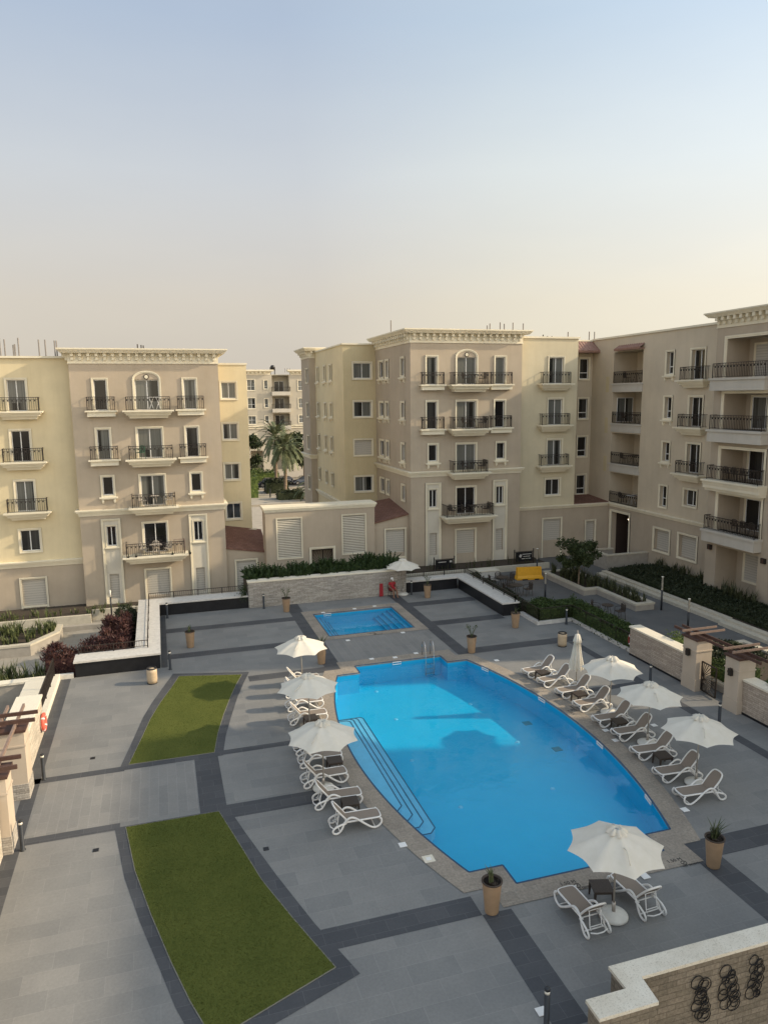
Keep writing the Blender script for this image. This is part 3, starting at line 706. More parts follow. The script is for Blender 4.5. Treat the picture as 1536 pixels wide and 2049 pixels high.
# low annex with sloping roof, left of the gatehouse
FA = Fc('S', 52.5); h = []
def rake(parent, F, s0, s1, zb, za, zc, holes, mat):
    wall(F, parent, s0, s1, zb, min(za, zc), holes, mat)
    b = MB(); m_ = min(za, zc)
    b.add([F.P(s0, m_), F.P(s1, m_), F.P(s1, zc), F.P(s0, za)], [(0, 1, 2, 3)]) if za != zc else None
    b.build('gable', mat, parent)
winset(FA, BL, h, 4.85, 6.5, -.9, 1.62, kind='s')
rake(BL, FA, 4.28, 7.2, -1.3, 2.42, 1.95, h, M['taupe'])
def slope_roof(parent, x0, x1, y0, y1, z0, z1, z2, z3, mat='roofred', th=.09):
    """corner heights: (x0,y0) (x1,y0) (x1,y1) (x0,y1)"""
    b = MB(); t = [(x0, y0, z0), (x1, y0, z1), (x1, y1, z2), (x0, y1, z3)]
    b.add(t+[(p[0], p[1], p[2]-th) for p in t], [(0, 1, 2, 3), (7, 6, 5, 4), (0, 4, 5, 1), (1, 5, 6, 2), (2, 6, 7, 3), (3, 7, 4, 0)])
    return b.build('roof', M[mat], parent)
slope_roof(BL, 4.29, 7.25, 52.42, 55.9, 2.52, 2.05, 3.1, 3.6)

# ---------------- centre apartment building
BC = thing('apartment_building', 'centre apartment building whose taupe corner tower has an arched top balcony window', 'building', (22, 51, 0))
FC_ = Fc('S', 51.2)
tower_front(BC, FC_, 19.45, 22.2, 24.93, 17.8, 26.75, 13.87, 0)
FS = Fc('W', 17.8); h = []
for z, hh in ((14.45, 1.53), (11.33, 1.38), (8.1, 1.5), (5.08, 1.36)):
    for a, c in ((52.42, 53.4), (56.3, 57.3), (57.68, 59.05)):
        winset(FS, BC, h, a, c, z, z+hh, mull=0, sill=z > 6, mat=M['glass_dark'], fw_=.15)
wall(FS, BC, 51.2, 60, 0, 16.86, h, M['taupe'])
shell(BC, 17.8, 26.75, 51.2, 60, 0, 16.86, M['taupe'], 'ENT')
crown(BC, 17.8, 26.75, 51.2, 59.95, 16.86); stringc(BC, 17.8, 26.75, 51.2, 59.9, 7.1)
FB = Fc('S', 60.0); h = []
for z, k in ((14.45, 'w'), (11.28, 'w'), (8.08, 's'), (4.98, 'w')): winset(FB, BC, h, 15.74, 17.5, z, z+1.5, kind=k, mat=M['glass'])
wall(FB, BC, 15.0, 17.79, 0, 17.3, h, M['olive'])
FYS = Fc('W', 15.0); h = []
for z, hh in ((14.45, 1.5), (11.26, 1.36), (8.2, 1.4), (5.05, 1.3)):
    for c in (64.55, 66.95, 70.0): winset(FYS, BC, h, c-.52, c+.52, z, z+hh, mull=0, sill=z > 6, mat=M['glass_dark'])
wall(FYS, BC, 60, 71.1, -1.5, 17.3, h, M['yellow'])
shell(BC, 15, 26, 60, 71.1, -1.5, 17.3, M['yellow'], 'NET'); coping_(BC, 15.0, 22, 60.0, 71.1, 17.3, .1, .12)
stringc(BC, 15.0, 17.6, 60.1, 71, 3.7)
FT = Fc('W', 14.4); h = []
for z in (14.4, 11.1, 7.9, 3.9): winset(FT, BC, h, 71.5, 72.8, z, z+1.5, mull=0, mat=M['glass_dark'])
wall(FT, BC, 71.1, 75, -1.5, 16.8, h, M['taupe']); shell(BC, 14.4, 20, 71.1, 75, -1.5, 16.8, M['taupe'], 'SNT')
crown(BC, 14.4, 20, 71.1, 75, 16.8); stringc(BC, 14.4, 20, 71.1, 75, 7.1)
# pale yellow wing to the right of the corner tower
FCY = Fc('S', 52.0); h = []
for z, mt in ((13.9, 'glass'), (10.7, 'glass'), (7.5, 'glass')):
    winset(FCY, BC, h, 29.38, 30.88, z, z+2.13, bottom=False, mat=M[mt]); balcony(FCY, BC, 29.95, 2.4, z, .5)
winset(FCY, BC, h, 29.29, 30.8, 4.98, 6.5, mat=M['glass_dark'])
h2 = []
winset(FCY, BC, h2, 29.15, 31.0, .0, 3.28, kind='s', bottom=False); winset(FCY, BC, h2, 33.1, 34.15, .25, 2.9, kind='s')
h2 = [(29.28, 30.87, 1.41, 3.15, RC), h2[1]]
wall(FCY, BC, 26.76, 32.05, 4.05, 17.35, h, M['cream']); wall(FCY, BC, 26.76, 35.3, 0, 4.045, h2, M['taupe'])
shell(BC, 26.76, 32.05, 52.0, 60, 4.05, 17.35, M['olive'], 'ET'); coping_(BC, 26.86, 32.05, 52, 60, 17.35, .1, .14)
b = MB()
for e, a, c in ((.06, 0, .1), (.12, .1, .2), (.2, .2, .28)): b.box(26.8, 35.3-e, 52-e, 52.0, 3.97+a, 3.97+c)
b.build('string_course', M['trim'], BC)
# recessed olive part with tiled eave
FCR = Fc('S', 55.0); h = []
for z, hh in ((14.2, 1.92), (10.9, 1.92), (7.7, 1.92), (4.45, 1.9)): winset(FCR, BC, h, 33.95, 35.05, z, z+hh, mull=0, low=.5, mat=M['glass_dark'])
wall(FCR, BC, 32.05, 37.2, 4.2, 17.4, h, M['beige'])
slope_roof(BC, 32.06, 35.3, 51.95, 55.0, 4.3, 4.3, 4.55, 4.55)
def tile_roof(parent, x0, x1, y0, y1, z0, z1, axis='y', n=10):
    """barrel tiles running down the slope; eave at y0/z0, top at y1/z1"""
    b = MB(); k = n*6
    if axis == 'y':
        for i in range(k):
            a = x0+(x1-x0)*i/k; c = x0+(x1-x0)*(i+1)/k
            ha = .07*abs(sin(pi*n*i/k)); hc = .07*abs(sin(pi*n*(i+1)/k))
            b.quad((a, y0, z0+ha), (c, y0, z0+hc), (c, y1, z1+hc), (a, y1, z1+ha))
            b.quad((a, y0, z0+ha), (c, y0, z0+hc), (c, y0+.02, z0-.08), (a, y0+.02, z0-.08))
        b.quad((x1, y0, z0-.05), (x1, y1, z1+.05), (x1, y1, z0-.05))
        b.box(x0, x1, y0+.03, y1, z0-.12, z0-.04)
    else:
        for i in range(k):
            a = y0+(y1-y0)*i/k; c = y0+(y1-y0)*(i+1)/k
            ha = .07*abs(sin(pi*n*i/k)); hc = .07*abs(sin(pi*n*(i+1)/k))
            b.quad((x0, a, z0+ha), (x0, c, z0+hc), (x1, c, z1+hc), (x1, a, z1+ha))
            b.quad((x0, a, z0+ha), (x0, c, z0+hc), (x0+.02, c, z0-.08), (x0+.02, a, z0-.08))
        b.box(x0+.03, x1, y0, y1, z0-.12, z0-.04)
    return b.build('roof', M['tiles'], parent)
tile_roof(BC, 32.06, 37.0, 53.9, 55.0, 16.55, 17.35, n=17)
b = MB(); b.box(32.06, 38, 54.95, 60, 17.4, 17.52); b.build('roof_edge', M['trim'], BC)

# ---------------- right apartment building (wall facing the pool looks left)
BR = thing('apartment_building', 'right apartment building with deep corner balconies and a beige wing of small windows', 'building', (36, 42, 0))
FR = Fc('W', 35.3); h = []
for z, hh in ((14.3, 1.8), (11.15, 1.75), (8.05, 1.6)): winset(FR, BR, h, 44.62, 45.62, z, z+hh, mull=0, low=.5, sill=True, mat=M['glass_dark'], dep=.3)
winset(FR, BR, h, 44.7, 45.7, 4.68, 6.45, mull=0, low=.6, mat=M['glass_dark'], dep=.3)
for z in (13.95, 10.75, 7.55): winset(FR, BR, h, 41.48, 43.02, z, z+2.14, bottom=False, mat=M['glass_dark'], dep=.3)
winset(FR, BR, h, 41.58, 43.08, 5.12, 6.48, mat=M['glass_dark'], dep=.3)
# loggia openings
for z in (13.88, 10.72, 7.5, 4.3): h.append((48.22, 51.95, z, min(z+2.45, 16.35), 2.2))
hl = [q for q in h if q[2] < 4.2]
wall(FR, BR, 39.0, 55.0, 4.15, 17.45, h, M['beige'])
h = []
winset(FR, BR, h, 44.15, 46.15, 1.32, 3.22, kind='s', fw_=.16, dep=.3); winset(FR, BR, h, 41.3, 43.4, 1.32, 3.26, kind='s', fw_=.16, dep=.3)
h.append((49.15, 51.5, 0, 3.58, 2.5))
wall(FR, BR, 39.0, 55.0, 0, 4.145, h, M['taupe'])
b = MB(); frame(FR, 48.95, 51.7, 0, 3.75, .2, .1, b, False); b.build('surround', M['trim'], BR)
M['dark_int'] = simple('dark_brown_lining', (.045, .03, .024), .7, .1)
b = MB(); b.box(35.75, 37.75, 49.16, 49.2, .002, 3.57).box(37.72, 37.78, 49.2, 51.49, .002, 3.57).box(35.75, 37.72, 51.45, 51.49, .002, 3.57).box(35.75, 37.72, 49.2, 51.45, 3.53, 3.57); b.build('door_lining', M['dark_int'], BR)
for e, a, c in ((.06, 0, .1), (.12, .1, .2), (.2, .2, .28)): pass
b = MB()
for e, a, c in ((.06, 0, .1), (.12, .1, .2), (.2, .2, .28)): b.box(35.3-e, 35.3, 39.3, 51.8, 3.97+a, 3.97+c)
b.build('string_course', M['trim'], BR)
for i, z in enumerate((13.88, 10.72, 7.5)):
    b = MB(); FR.box(b, 48.15, 52.0, z-.68, z-.12, -.3, .06); FR.box(b, 48.1, 52.05, z-.12, z, -.3, .13); o = b.build('balcony', M['parapet'], BR); railing(FR, o, 48.25, 51.92, z, .0, .88, False)
o = MB(); FR.box(o, 48.2, 52.0, 4.25, 4.3, -.3, .05); o = o.build('balcony', M['trim'], BR); railing(FR, o, 48.25, 51.92, 4.3, 0, .88, False)
for z in (13.88, 10.72, 7.5, 4.3):
    G2 = Fc('S', 0)
    o = pane(FR, BR, 48.6, 50.1, z+.02, z+2.1, 1, M['glass_dark'], dep=2.19)
for z in (13.93, 10.72, 7.5): balcony(FR, BR, 42.25, 2.3, z, .5)
pane(Fc('S', 51.94), BR, 35.7, 37.2, 10.8, 12.75, 1, M['glass'], dep=0)
# narrow slits on the pier: flat olive panels, recess shade put into the colour
for z in (13.2, 9.9, 6.75): b = MB(); FR.box(b, 52.5, 52.95, z, z+1.25, -.01, .012); b.build('niche_shade', M['olive'], BR)
tile_roof(BR, 34.85, 36.2, 48.1, 51.4, 16.5, 17.35, 'x', 12)
coping_(BR, 35.3, 44, 39.6, 54.9, 17.45, .1, .14)
shell(BR, 35.3, 46, 39, 55, 4, 17.45, M['beige'], 'T')
shell(BR, 35.3, 46, 55.0, 62, 0, 17.4, M['beige'], 'WT')
# corner tower with deep balconies
TX = 34.3; FTW = Fc('W', TX); h = []
T0, T1 = 27.3, 39.45
ops = [(13.95, 2.42), (10.75, 2.25), (7.55, 2.0), (4.3, 2.35)]
for z, hh in ops: h.append((34.95, 38.5, z, z+hh, 1.7))
h.append((34.95, 38.45, 0, 3.25, 1.7))
for z, _ in ops: h.append((30.2, 33.6, z, z+2.2, 1.6))
wall(FTW, BR, T0, T1, 0, 17.05, h, M['taupe'])
shell(BR, TX, 42, T0, T1, 0, 17.05, M['taupe'], 'SNT'); crown(BR, TX, 42, T0, T1, 17.05)
for z, hh in ops:
    big = z > 5
    o = (shut(FTW, BR, 36.1, 37.9, z+.02, z+2.02, 1.69) if z > 13 else pane(FTW, BR, 35.7, 37.9, z+.02, z+2.02, 1, M['glass' if 8 < z < 12 else 'glass_dark'], dep=1.69))
    b = MB(); FI = FTW.at(-1.7); frame(FI, 35.55, 38.05, z, z+2.14, .13, .08, b, False); b.build('surround', M['trim'], o)
    s0, s1 = 34.75, 39.2
    b = MB()
    if z == 7.55:
        for a, c, e in ((-.12, 0, .78), (-.3, -.12, .66), (-.55, -.3, .6), (-.72, -.55, .46)): FTW.box(b, s0-e*.2, s1+e*.2, z+a, z+c, -.4, e)
    else: FTW.box(b, s0, s1, z-.78, z-.14, -.4, .6); FTW.box(b, s0-.06, s1+.06, z-.14, z, -.4, .68)
    o = b.build('balcony', M['parapet' if z != 7.55 else 'trim'], BR); railing(FTW, o, s0+.1, s1-.1, z, .5, .88)
    b = MB(); frame(FTW, 34.8, 38.7, z, z+hh+.16, .18, .08, b, False); b.build('surround', M['trim'], o)
b = MB(); FI = FTW.at(-1.7); o = shut(FI, BR, 35.3, 37.7, 1.0, 3.0, 0); frame(FI, 35.15, 37.85, .86, 3.14, .15, .08, b); b.build('surround', M['trim'], o)
for y in (38.95, 34.45):
    w = thing('wall_lamp', 'small bronze box lamp on the %s pier of the right building ground floor' % ('farther' if y > 36 else 'nearer'), 'lamp', (TX, y, 3))
    MB().box(TX-.16, TX-.03, y-.16, y+.16, 2.9, 3.22).build('shade', M['iron'], w); MB().box(TX-.18, TX-.162, y-.05, y+.05, 2.93, 3.19).build('lens', M['wood'], w)
# second block nearer the camera, its wall mostly beyond the right edge
BN = thing('apartment_building', 'apartment building standing beyond the right edge, nearest on that side', 'building', (38, 10, 0))
FN = Fc('W', 34.3); h = []
for z in (13.9, 10.7, 7.5, 4.3, 1.0):
    for y in (2, 6, 10, 14, 18): winset(FN, BN, h, y-.8, y+.8, z, z+1.9)
wall(FN, BN, -4, 19.5, 0, 17.05, h, M['taupe']); shell(BN, 34.3, 38.5, -4, 19.5, 0, 17.05, M['taupe'], 'SNT'); crown(BN, 34.3, 38.5, -4, 19.5, 17.05)

# ---------------- gatehouse between the buildings
GH = thing('gatehouse', 'low taupe gatehouse with two tall louvred grilles and a sunburst gate', 'gatehouse', (11, 52, 0))
M['lvb'] = simple('grille_gap_shade', (.27, .235, .19), .9, .1)  # darkened taupe sheet: shade of the gaps between slats put into the colour
FG = Fc('S', 51.5); h = []
h.append((10.28, 11.85, 0, 2.15, 1.0))
for a, c in ((7.75, 9.64), (12.52, 14.4)):
    h.append((a+.1, c-.1, 1.68, 4.5, .14))
    b = MB(); frame(FG, a, c, 1.58, 4.6, .1, .05, b); z = 1.7
    o = b.build('grille', M['trim'], GH); b = MB()
    while z < 4.48:
        b.add([FG.P(a+.1, z, -.01), FG.P(c-.1, z, -.01), FG.P(c-.1, z+.07, -.08), FG.P(a+.1, z+.07, -.08)], [(0, 1, 2, 3)])
        z += .125
    b.build('louvre', M['panel'], o); b = MB(); FG.box(b, a+.1, c-.1, 1.68, 4.5, -.135, -.125); b.build('gap_shade', M['lvb'], o)
wall(FG, GH, 7.0, 15.05, -1.3, 5.02, h, M['taupe'])
shell(GH, 7.0, 15.05, 51.5, 52.9, -1.3, 5.02, M['taupe'], 'WEN')
b = MB()
for e, a, c in ((.04, 0, .08), (.08, .08, .2), (.14, .2, .34)): b.box(7.0-e, 15.05+e, 51.5-e, 52.9+e, 5.02+a, 5.02+c)
b.build('parapet', M['trim'], GH)
b = MB(); frame(FG, 10.1, 12.03, 0, 2.32, .16, .07, b, False); b.build('surround', M['trim'], GH)
def sunburst(b, P, w, hgt):
    """frame plus rays fanning from the lower corner; P maps (u,v) to space"""
    for a, c in (((0, 0), (w, 0)), ((w, 0), (w, hgt)), ((w, hgt), (0, hgt)), ((0, hgt), (0, 0))): b.bar(P(*a), P(*c), .05)
    n = 17
    for i in range(1, n):
        t = -pi/2+pi*i/n; cx, cy = w*.02, hgt*.45
        dx, dy = cos(t), sin(t); ts = []
        if dx > 1e-6: ts.append((w-cx)/dx)
        if dy > 1e-6: ts.append((hgt-cy)/dy)
        if dy < -1e-6: ts.append(-cy/dy)
        k = min(q for q in ts if q > 0); b.bar(P(cx+dx*.08, cy+dy*.08), P(cx+dx*k, cy+dy*k), .022)
g = MB(); sunburst(g, lambda u, v: (11.1-u, 51.62, .05+v), .78, 2.0); sunburst(g, lambda u, v: (11.12+u, 51.62, .05+v), .7, 2.0); g.build('gate', M['iron'], GH)
# annex right of the gatehouse belongs to the centre building
FA2 = Fc('S', 51.8); h = []
winset(FA2, BC, h, 15.85, 17.6, .95, 3.3, kind='s')
h[-1] = (15.98, 17.47, 1.4, 3.17, RC)
wall(FA2, BC, 15.06, 17.79, 0, 3.7, h, M['taupe']); b = MB(); b.add([FA2.P(15.06, 3.7), FA2.P(17.79, 3.7), FA2.P(17.79, 4.25)], [(0, 1, 2)]); b.build('gable', M['taupe'], BC)
b = MB(); frame(FA2, 15.85, 17.6, 0, 3.3, .13, .075, b, False); b.build('surround', M['trim'], BC)
slope_roof(BC, 15.07, 17.78, 51.7, 56.5, 3.8, 4.33, 4.9, 4.5)

# ---------------- far building across the street
BF = thing('apartment_building', 'distant pale apartment building across the street behind the palms', 'building', (22, 151, -1.4))
FF = Fc('S', 150.0); h = []
def fw2(s0, s1, z0, z1, low=None, mull=1): winset(FF, BF, h, s0, s1, z0, z1, mull=mull, low=low, fw_=.16, mat=M['glass'])
for dx in (-9.5, 0): 
    for z0, z1 in ((14.5, 16.9), (10.9, 13.3), (7.8, 9.7), (4.3, 6.0)): fw2(17.65+dx, 19.4+dx, z0, z1, .8)
for z0, z1 in ((14.8, 16.75), (11.1, 13.1), (8, 9.7)): fw2(21.0, 22.0, z0, z1, .5, 0); 
for z0, z1 in ((14.4, 16.7), (10.9, 13.1), (7.9, 9.7), (4.2, 5.9)): fw2(27.9, 29.2, z0, z1, .8); fw2(31.5, 33, z0, z1, .8)
for z in (14.35, 10.95, 7.5): h.append((22.75, 26.2, z, 17.6 if z > 14 else z+2.45, 2.0))
h.append((18.0, 20.5, -1.4, 2.6, 2.5)); h.append((22.6, 25.8, -1.4, 2.6, 2.5)); h.append((28.3, 33, -1.4, 2.6, 1.5))
wall(FF, BF, 5, 45, -1.4, 17.75, h, M['pale'])
for x0, x1 in ((12, 22.4), (26.6, 38)):
    b = MB()
    for e, a, c in ((.06, 0, .5), (.3, .5, .7), (.7, .7, 1.0)): b.box(x0-e, x1+e, 150-e, 151, 17.7+a, 17.7+c)
    for i in range(int((x1-x0)/.8)): b.box(x0+.3+i*.8, x0+.65+i*.8, 149.6, 149.95, 17.95, 18.25)
    b.build('cornice', M['trim'], BF)
for z in (14.35, 10.95, 7.5):
    b = MB(); FF.box(b, 22.6, 26.3, z-.75, z, 0, .7); o = b.build('balcony', M['parapet'], BF); railing(FF, o, 22.6, 26.3, z, .65, .95); pane(FF, BF, 23.5, 25.4, z, z+2.1, 1, M['glass_dark'], dep=1.98)
b = MB(); b.box(12, 38, 149.85, 150.0, 7.0, 7.15).box(12, 38, 149.8, 150, 7.4, 7.6); b.build('string_course', M['trim'], BF)
shell(BF, 5, 45, 150, 162, -1.4, 17.75, M['yellow'], 'WET')
t = thing('water_tank', 'small dark water tank on a frame on the far building roof', 'tank', (23.2, 152, 17.8))
MB().lathe([(.01, .9), (.42, .95), (.42, 1.7), (.3, 1.85), (.01, 1.9)], (23.3, 152, 17.8), 14).build('barrel', M['black'], t, True)
b = MB()
for x in (22.8, 23.7):
    for y in (151.6, 152.4): b.box(x-.04, x+.04, y-.04, y+.04, 17.8, 19.3)
b.box(22.75, 23.75, 151.55, 152.45, 18.66, 18.72); b.build('stand', M['iron'], t)

# roof pipes and antennas
def pipes(lst, y, z0, lab, grp):
    for x, hh in lst:
        tag(MB().tube([(x, y, z0), (x, y, z0+hh)], .045, 6).build('roof_pipe', M['pipe' if hh > .5 else 'iron'], origin=(x, y, z0)), lab, 'pipe', grp)
pipes([(-9.37, 1.2), (-9.1, 1.15), (-8.6, .8), (-8.5, .85), (-8.28, 1.25), (-7.06, 1.15), (-6.67, 1.15), (-6.1, 1.1), (-5.98, 1.1)], 54, 15.85, 'thin upright pipe on the flat roof of the leftmost yellow wing', 'pipes on the left wing roof')
pipes([(-.9, .5), (-.66, .45), (-.52, .42)], 54.5, 16.3, 'short dark pipe stub on the left tower roof', 'stubs on the left tower roof')
pipes([(24.91, .9), (25.14, 1.05), (26.01, 1.15), (26.36, 1.05), (27.11, 1.15), (28.0, 1.1)], 53.5, 17.5, 'thin upright pipe on the centre tower roof right of its arched window', 'pipes on the centre tower roof')
pipes([(17.9, 1.4)], 56, 17.5, 'single tall thin mast at the left corner of the centre tower roof', None)
pipes([(30.6, .5), (31.0, .4), (32.9, .75), (34.9, .8), (35.4, .8), (31.4, .4)], 55, 17.4, 'short upright pipe on the roof above the pale yellow wing', 'pipes above the pale yellow wing')
pipes([(25.8, .9), (26.3, .9), (26.8, .9), (28.4, .6)], 152, 18.2, 'thin rod on the far building roof', 'rods on the far building roof')

# ================================================================== WALLS, PLANTERS, FENCES
def leafcloud(b, n, fn, size, up=.35, w=.5):
    """many small leaf faces; fn() gives a point"""
    for _ in range(n):
        p = Vector(fn()); d = Vector((random.gauss(0, 1), random.gauss(0, 1), random.gauss(up, .8))); d.normalize()
        s = d.cross(Vector((random.gauss(0, 1), random.gauss(0, 1), random.gauss(0, 1)))); s.normalize(); L_ = size*random.uniform(.6, 1.3)
        a = p; c = p+d*L_; m = p+d*L_*.5
        b.add([a, m+s*L_*w*.5, c, m-s*L_*w*.5], [(0, 1, 2, 3)])
def blades(b, x, y, z, n=9, h=.45, spread=.5, w=.03):
    for _ in range(n):
        a = random.uniform(0, 2*pi); t = random.uniform(.05, spread); hh = h*random.uniform(.6, 1.15)
        dx, dy = cos(a), sin(a); px, py = -dy*w, dx*w
        p0 = (x+dx*.03, y+dy*.03, z); p1 = (x+dx*t*.5*hh, y+dy*t*.5*hh, z+hh*.6); p2 = (x+dx*t*1.3*hh, y+dy*t*1.3*hh, z+hh)
        b.add([(p0[0]-px, p0[1]-py, z), (p0[0]+px, p0[1]+py, z), (p1[0]+px*.9, p1[1]+py*.9, p1[2]), (p1[0]-px*.9, p1[1]-py*.9, p1[2]), p2], [(0, 1, 2, 3), (3, 2, 4)])
def rnd(a, c): return random.uniform(a, c)
def fence(parent, pts, z, h, step=.13, name='railing', post=1.5):
    b = MB()
    for i in range(len(pts)-1):
        a = Vector((*pts[i], 0)); c = Vector((*pts[i+1], 0)); ln = (c-a).length
        b.bar((a.x, a.y, z+h), (c.x, c.y, z+h), .045, .03); b.bar((a.x, a.y, z+.1), (c.x, c.y, z+.1), .02)
        n = int(ln/step)
        for k in range(n+1):
            p = a+(c-a)*k/max(n, 1); b.box(p.x-.008, p.x+.008, p.y-.008, p.y+.008, z+.1, z+h)
        n = max(1, round(ln/post))
        for k in range(n+1):
            p = a+(c-a)*k/n; b.box(p.x-.022, p.x+.022, p.y-.022, p.y+.022, z, z+h)
    return b.build(name, M['iron'], parent)
# left black clad planter wall, L shaped
t = thing('planter_wall', 'black clad planter wall with a white slab and low railing at the left corner of the deck', 'wall', (-1, 40, 0))
b = MB().box(-4.3, -.46, 36.21, 37.2, -1.3, .7).box(-1.55, -.46, 37.21, 45.42, -1.3, .7).box(-1.55, 4.93, 45.43, 46.5, -1.3, .7); b.build('cladding', M['black'], t)
b = MB().poly([ccw([(-4.36, 36.14), (-.4, 36.14), (-.4, 45.35), (4.93, 45.35), (4.93, 46.6), (-1.62, 46.6), (-1.62, 37.3), (-4.36, 37.3)])], .79, .7); b.build('slab', M['white_slab'], t)
fence(t, [(-4.2, 37.2), (-1.0, 37.2), (-1.0, 46.5), (4.9, 46.5)], .79, .38)
t = thing('planter_wall', 'black clad planter wall with a white slab and low railing at the right corner of the deck', 'wall', (19, 42, 0))
b = MB().box(15.4, 19.09, 45.41, 46.2, -.005, .72).box(19.16, 20.15, 38.55, 45.4, -.005, .72); b.build('cladding', M['black'], t)
b = MB().poly([ccw([(15.36, 45.33), (19.08, 45.33), (19.08, 38.45), (20.22, 38.45), (20.22, 46.3), (15.36, 46.3)])], .81, .72); b.build('slab', M['white_slab'], t)
fence(t, [(15.4, 46.15), (19.95, 46.15), (19.95, 38.55), (20.15, 38.55)], .81, .4)
# long stone planter wall
t = thing('planter_wall', 'long pale split-stone planter wall behind the small pool with ferns on top', 'wall', (10, 45.5, 0))
MB().box(4.95, 15.34, 45.25, 45.75, -.002, 1.62).build('stonework', M['stone_grey'], t); MB().box(4.9, 15.38, 45.2, 45.8, 1.62, 1.72).build('coping', M['cap'], t)
MB().box(4.95, 15.34, 45.76, 48.0, .0, 1.5).build('soil', M['soil'], t)
b = MB()
for _ in range(330):
    x = rnd(5.0, 15.2); y = rnd(45.7, 47.8); hh = .55+.3*abs(sin(x*1.3+y))+(.25 if x > 12.5 else 0)
    for k in range(7):
        a = rnd(0, 2*pi); tlt = rnd(.2, .9); p = Vector((x, y, 1.5)); q = p+Vector((cos(a)*tlt, sin(a)*tlt, 1)).normalized()*hh*rnd(.6, 1.2); m = (p+q)/2+Vector((0, 0, .08)); q.z -= tlt*.25
        s_ = Vector((-sin(a), cos(a), 0))
        for j in range(5):
            c = p.lerp(q, .3+.14*j)+Vector((0, 0, .06)); 
            for sg in (1, -1): b.add([c, c+s_*sg*.13*(1-.1*j)+Vector((0, 0, -.03)), c+(q-p)*.12], [(0, 1, 2)])
        b.add([p+s_*.012, p-s_*.012, m-s_*.01, q, m+s_*.01], [(0, 1, 2, 3, 4)])
tag(b.build('ferns', M['fern'], origin=(10, 46.5, 1.5)), 'dense dark green ferns growing along the top of the long stone planter wall', 'ferns', kind='stuff')
b = MB()
for k in range(60):
    a = rnd(0, 2*pi); b.bar((4.85, 45.6, .8+rnd(-.2, .2)), (4.7+rnd(-.35, .1), 45.4+rnd(-.3, .3), .9+rnd(-.5, .6)), .012)
leafcloud(b, 160, lambda: (4.65+random.gauss(0, .18), 45.5+random.gauss(0, .15), 1.0+random.gauss(0, .3)), .1)
tag(b.build('climbing_plant', M['fern'], origin=(4.7, 45.5, .7)), 'wispy climbing plant at the left end of the long stone planter wall', 'plant')

# left boundary: curb with tall railing, stone walls and gate piers with pergola beams
t = thing('boundary_wall', 'low cream curb with a tall black railing on the left side of the deck', 'wall', (-5, 33, 0))
MB().box(-5.3, -4.97, 30.35, 36.12, -.9, .3).build('coping', M['cap'], t); fence(t, [(-5.18, 30.4), (-5.18, 35.9)], .3, .85, .1); MB().box(-5.3, -4.4, 36.14, 36.4, -.9, .2).build('kerb', M['white_slab'], t)
def pier(name, label, x0, x1, y0, y1, zt, facing):
    t = thing(name, label, 'pier', ((x0+x1)/2, (y0+y1)/2, 0))
    b = MB().box(x0, x1, y0, y1, -.002, zt-.5).box(x0-.03, x1+.03, y0-.03, y1+.03, zt-.5, zt-.45).box(x0, x1, y0, y1, zt-.45, zt); b.build('shaft', M['beige_w'], t)
    MB().box(x0-.06, x1+.06, y0-.06, y1+.06, zt, zt+.09).build('cap', M['wood'], t)
    b = MB().box(x0-.02, x1+.02, y0-.02, y1+.02, -.001, .55); b.build('stone_base', M['stone_grey' if facing > 0 else 'beige_w'], t)
    return t
M['beige_w'] = plaster('pier_plaster', (.52, .44, .35))
t = thing('boundary_wall', 'sunlit cream split-stone wall on the left edge with the life ring', 'wall', (-5.2, 28, 0))
MB().box(-5.75, -4.92, 25.95, 30.3, -1.3, 1.5).build('stonework', M['stone'], t); MB().box(-5.8, -4.87, 25.95, 30.35, 1.5, 1.58).build('coping', M['cap'], t)
t = thing('boundary_wall', 'sunlit cream split-stone wall at the lower left edge nearest the camera', 'wall', (-5.2, 18, 0))
MB().box(-5.75, -4.92, 9, 21.9, -1.3, 1.7).build('stonework', M['stone'], t); MB().box(-5.8, -4.87, 9, 21.9, 1.7, 1.78).build('coping', M['cap'], t)
pier('gate_pier', 'farther cream pier of the left gateway under the brown beams', -5.6, -4.68, 25.08, 25.94, 2.35, 1)
pier('gate_pier', 'nearer cream pier of the left gateway under the brown beams', -5.6, -4.68, 21.95, 22.75, 2.35, 1)
t = thing('pergola', 'brown timber pergola beams across the left gateway', 'pergola', (-5.2, 24, 2.4))
for x in (-5.45, -4.95): MB().bar((x, 27.0, 2.52), (x, 21.3, 2.52), .07, .12).build('beam', M['wood_light'], t)
for y in (25.95, 25.3, 22.65, 22.0): MB().bar((-7.2, y, 2.64), (-4.35, y, 2.64), .07, .12).build('cross_beam', M['wood'], t)
t = thing('iron_gate', 'black iron gate leaf standing open in the left gateway', 'gate', (-5.6, 24.9, 0))
b = MB(); sunburst(b, lambda u, v: (-4.95-u*.1-.05, 22.85+u*.95, .06+v), .95, 1.75); b.box(-5.06, -4.98, 22.8, 22.88, 0, 1.85); b.build('leaf', M['iron'], t)
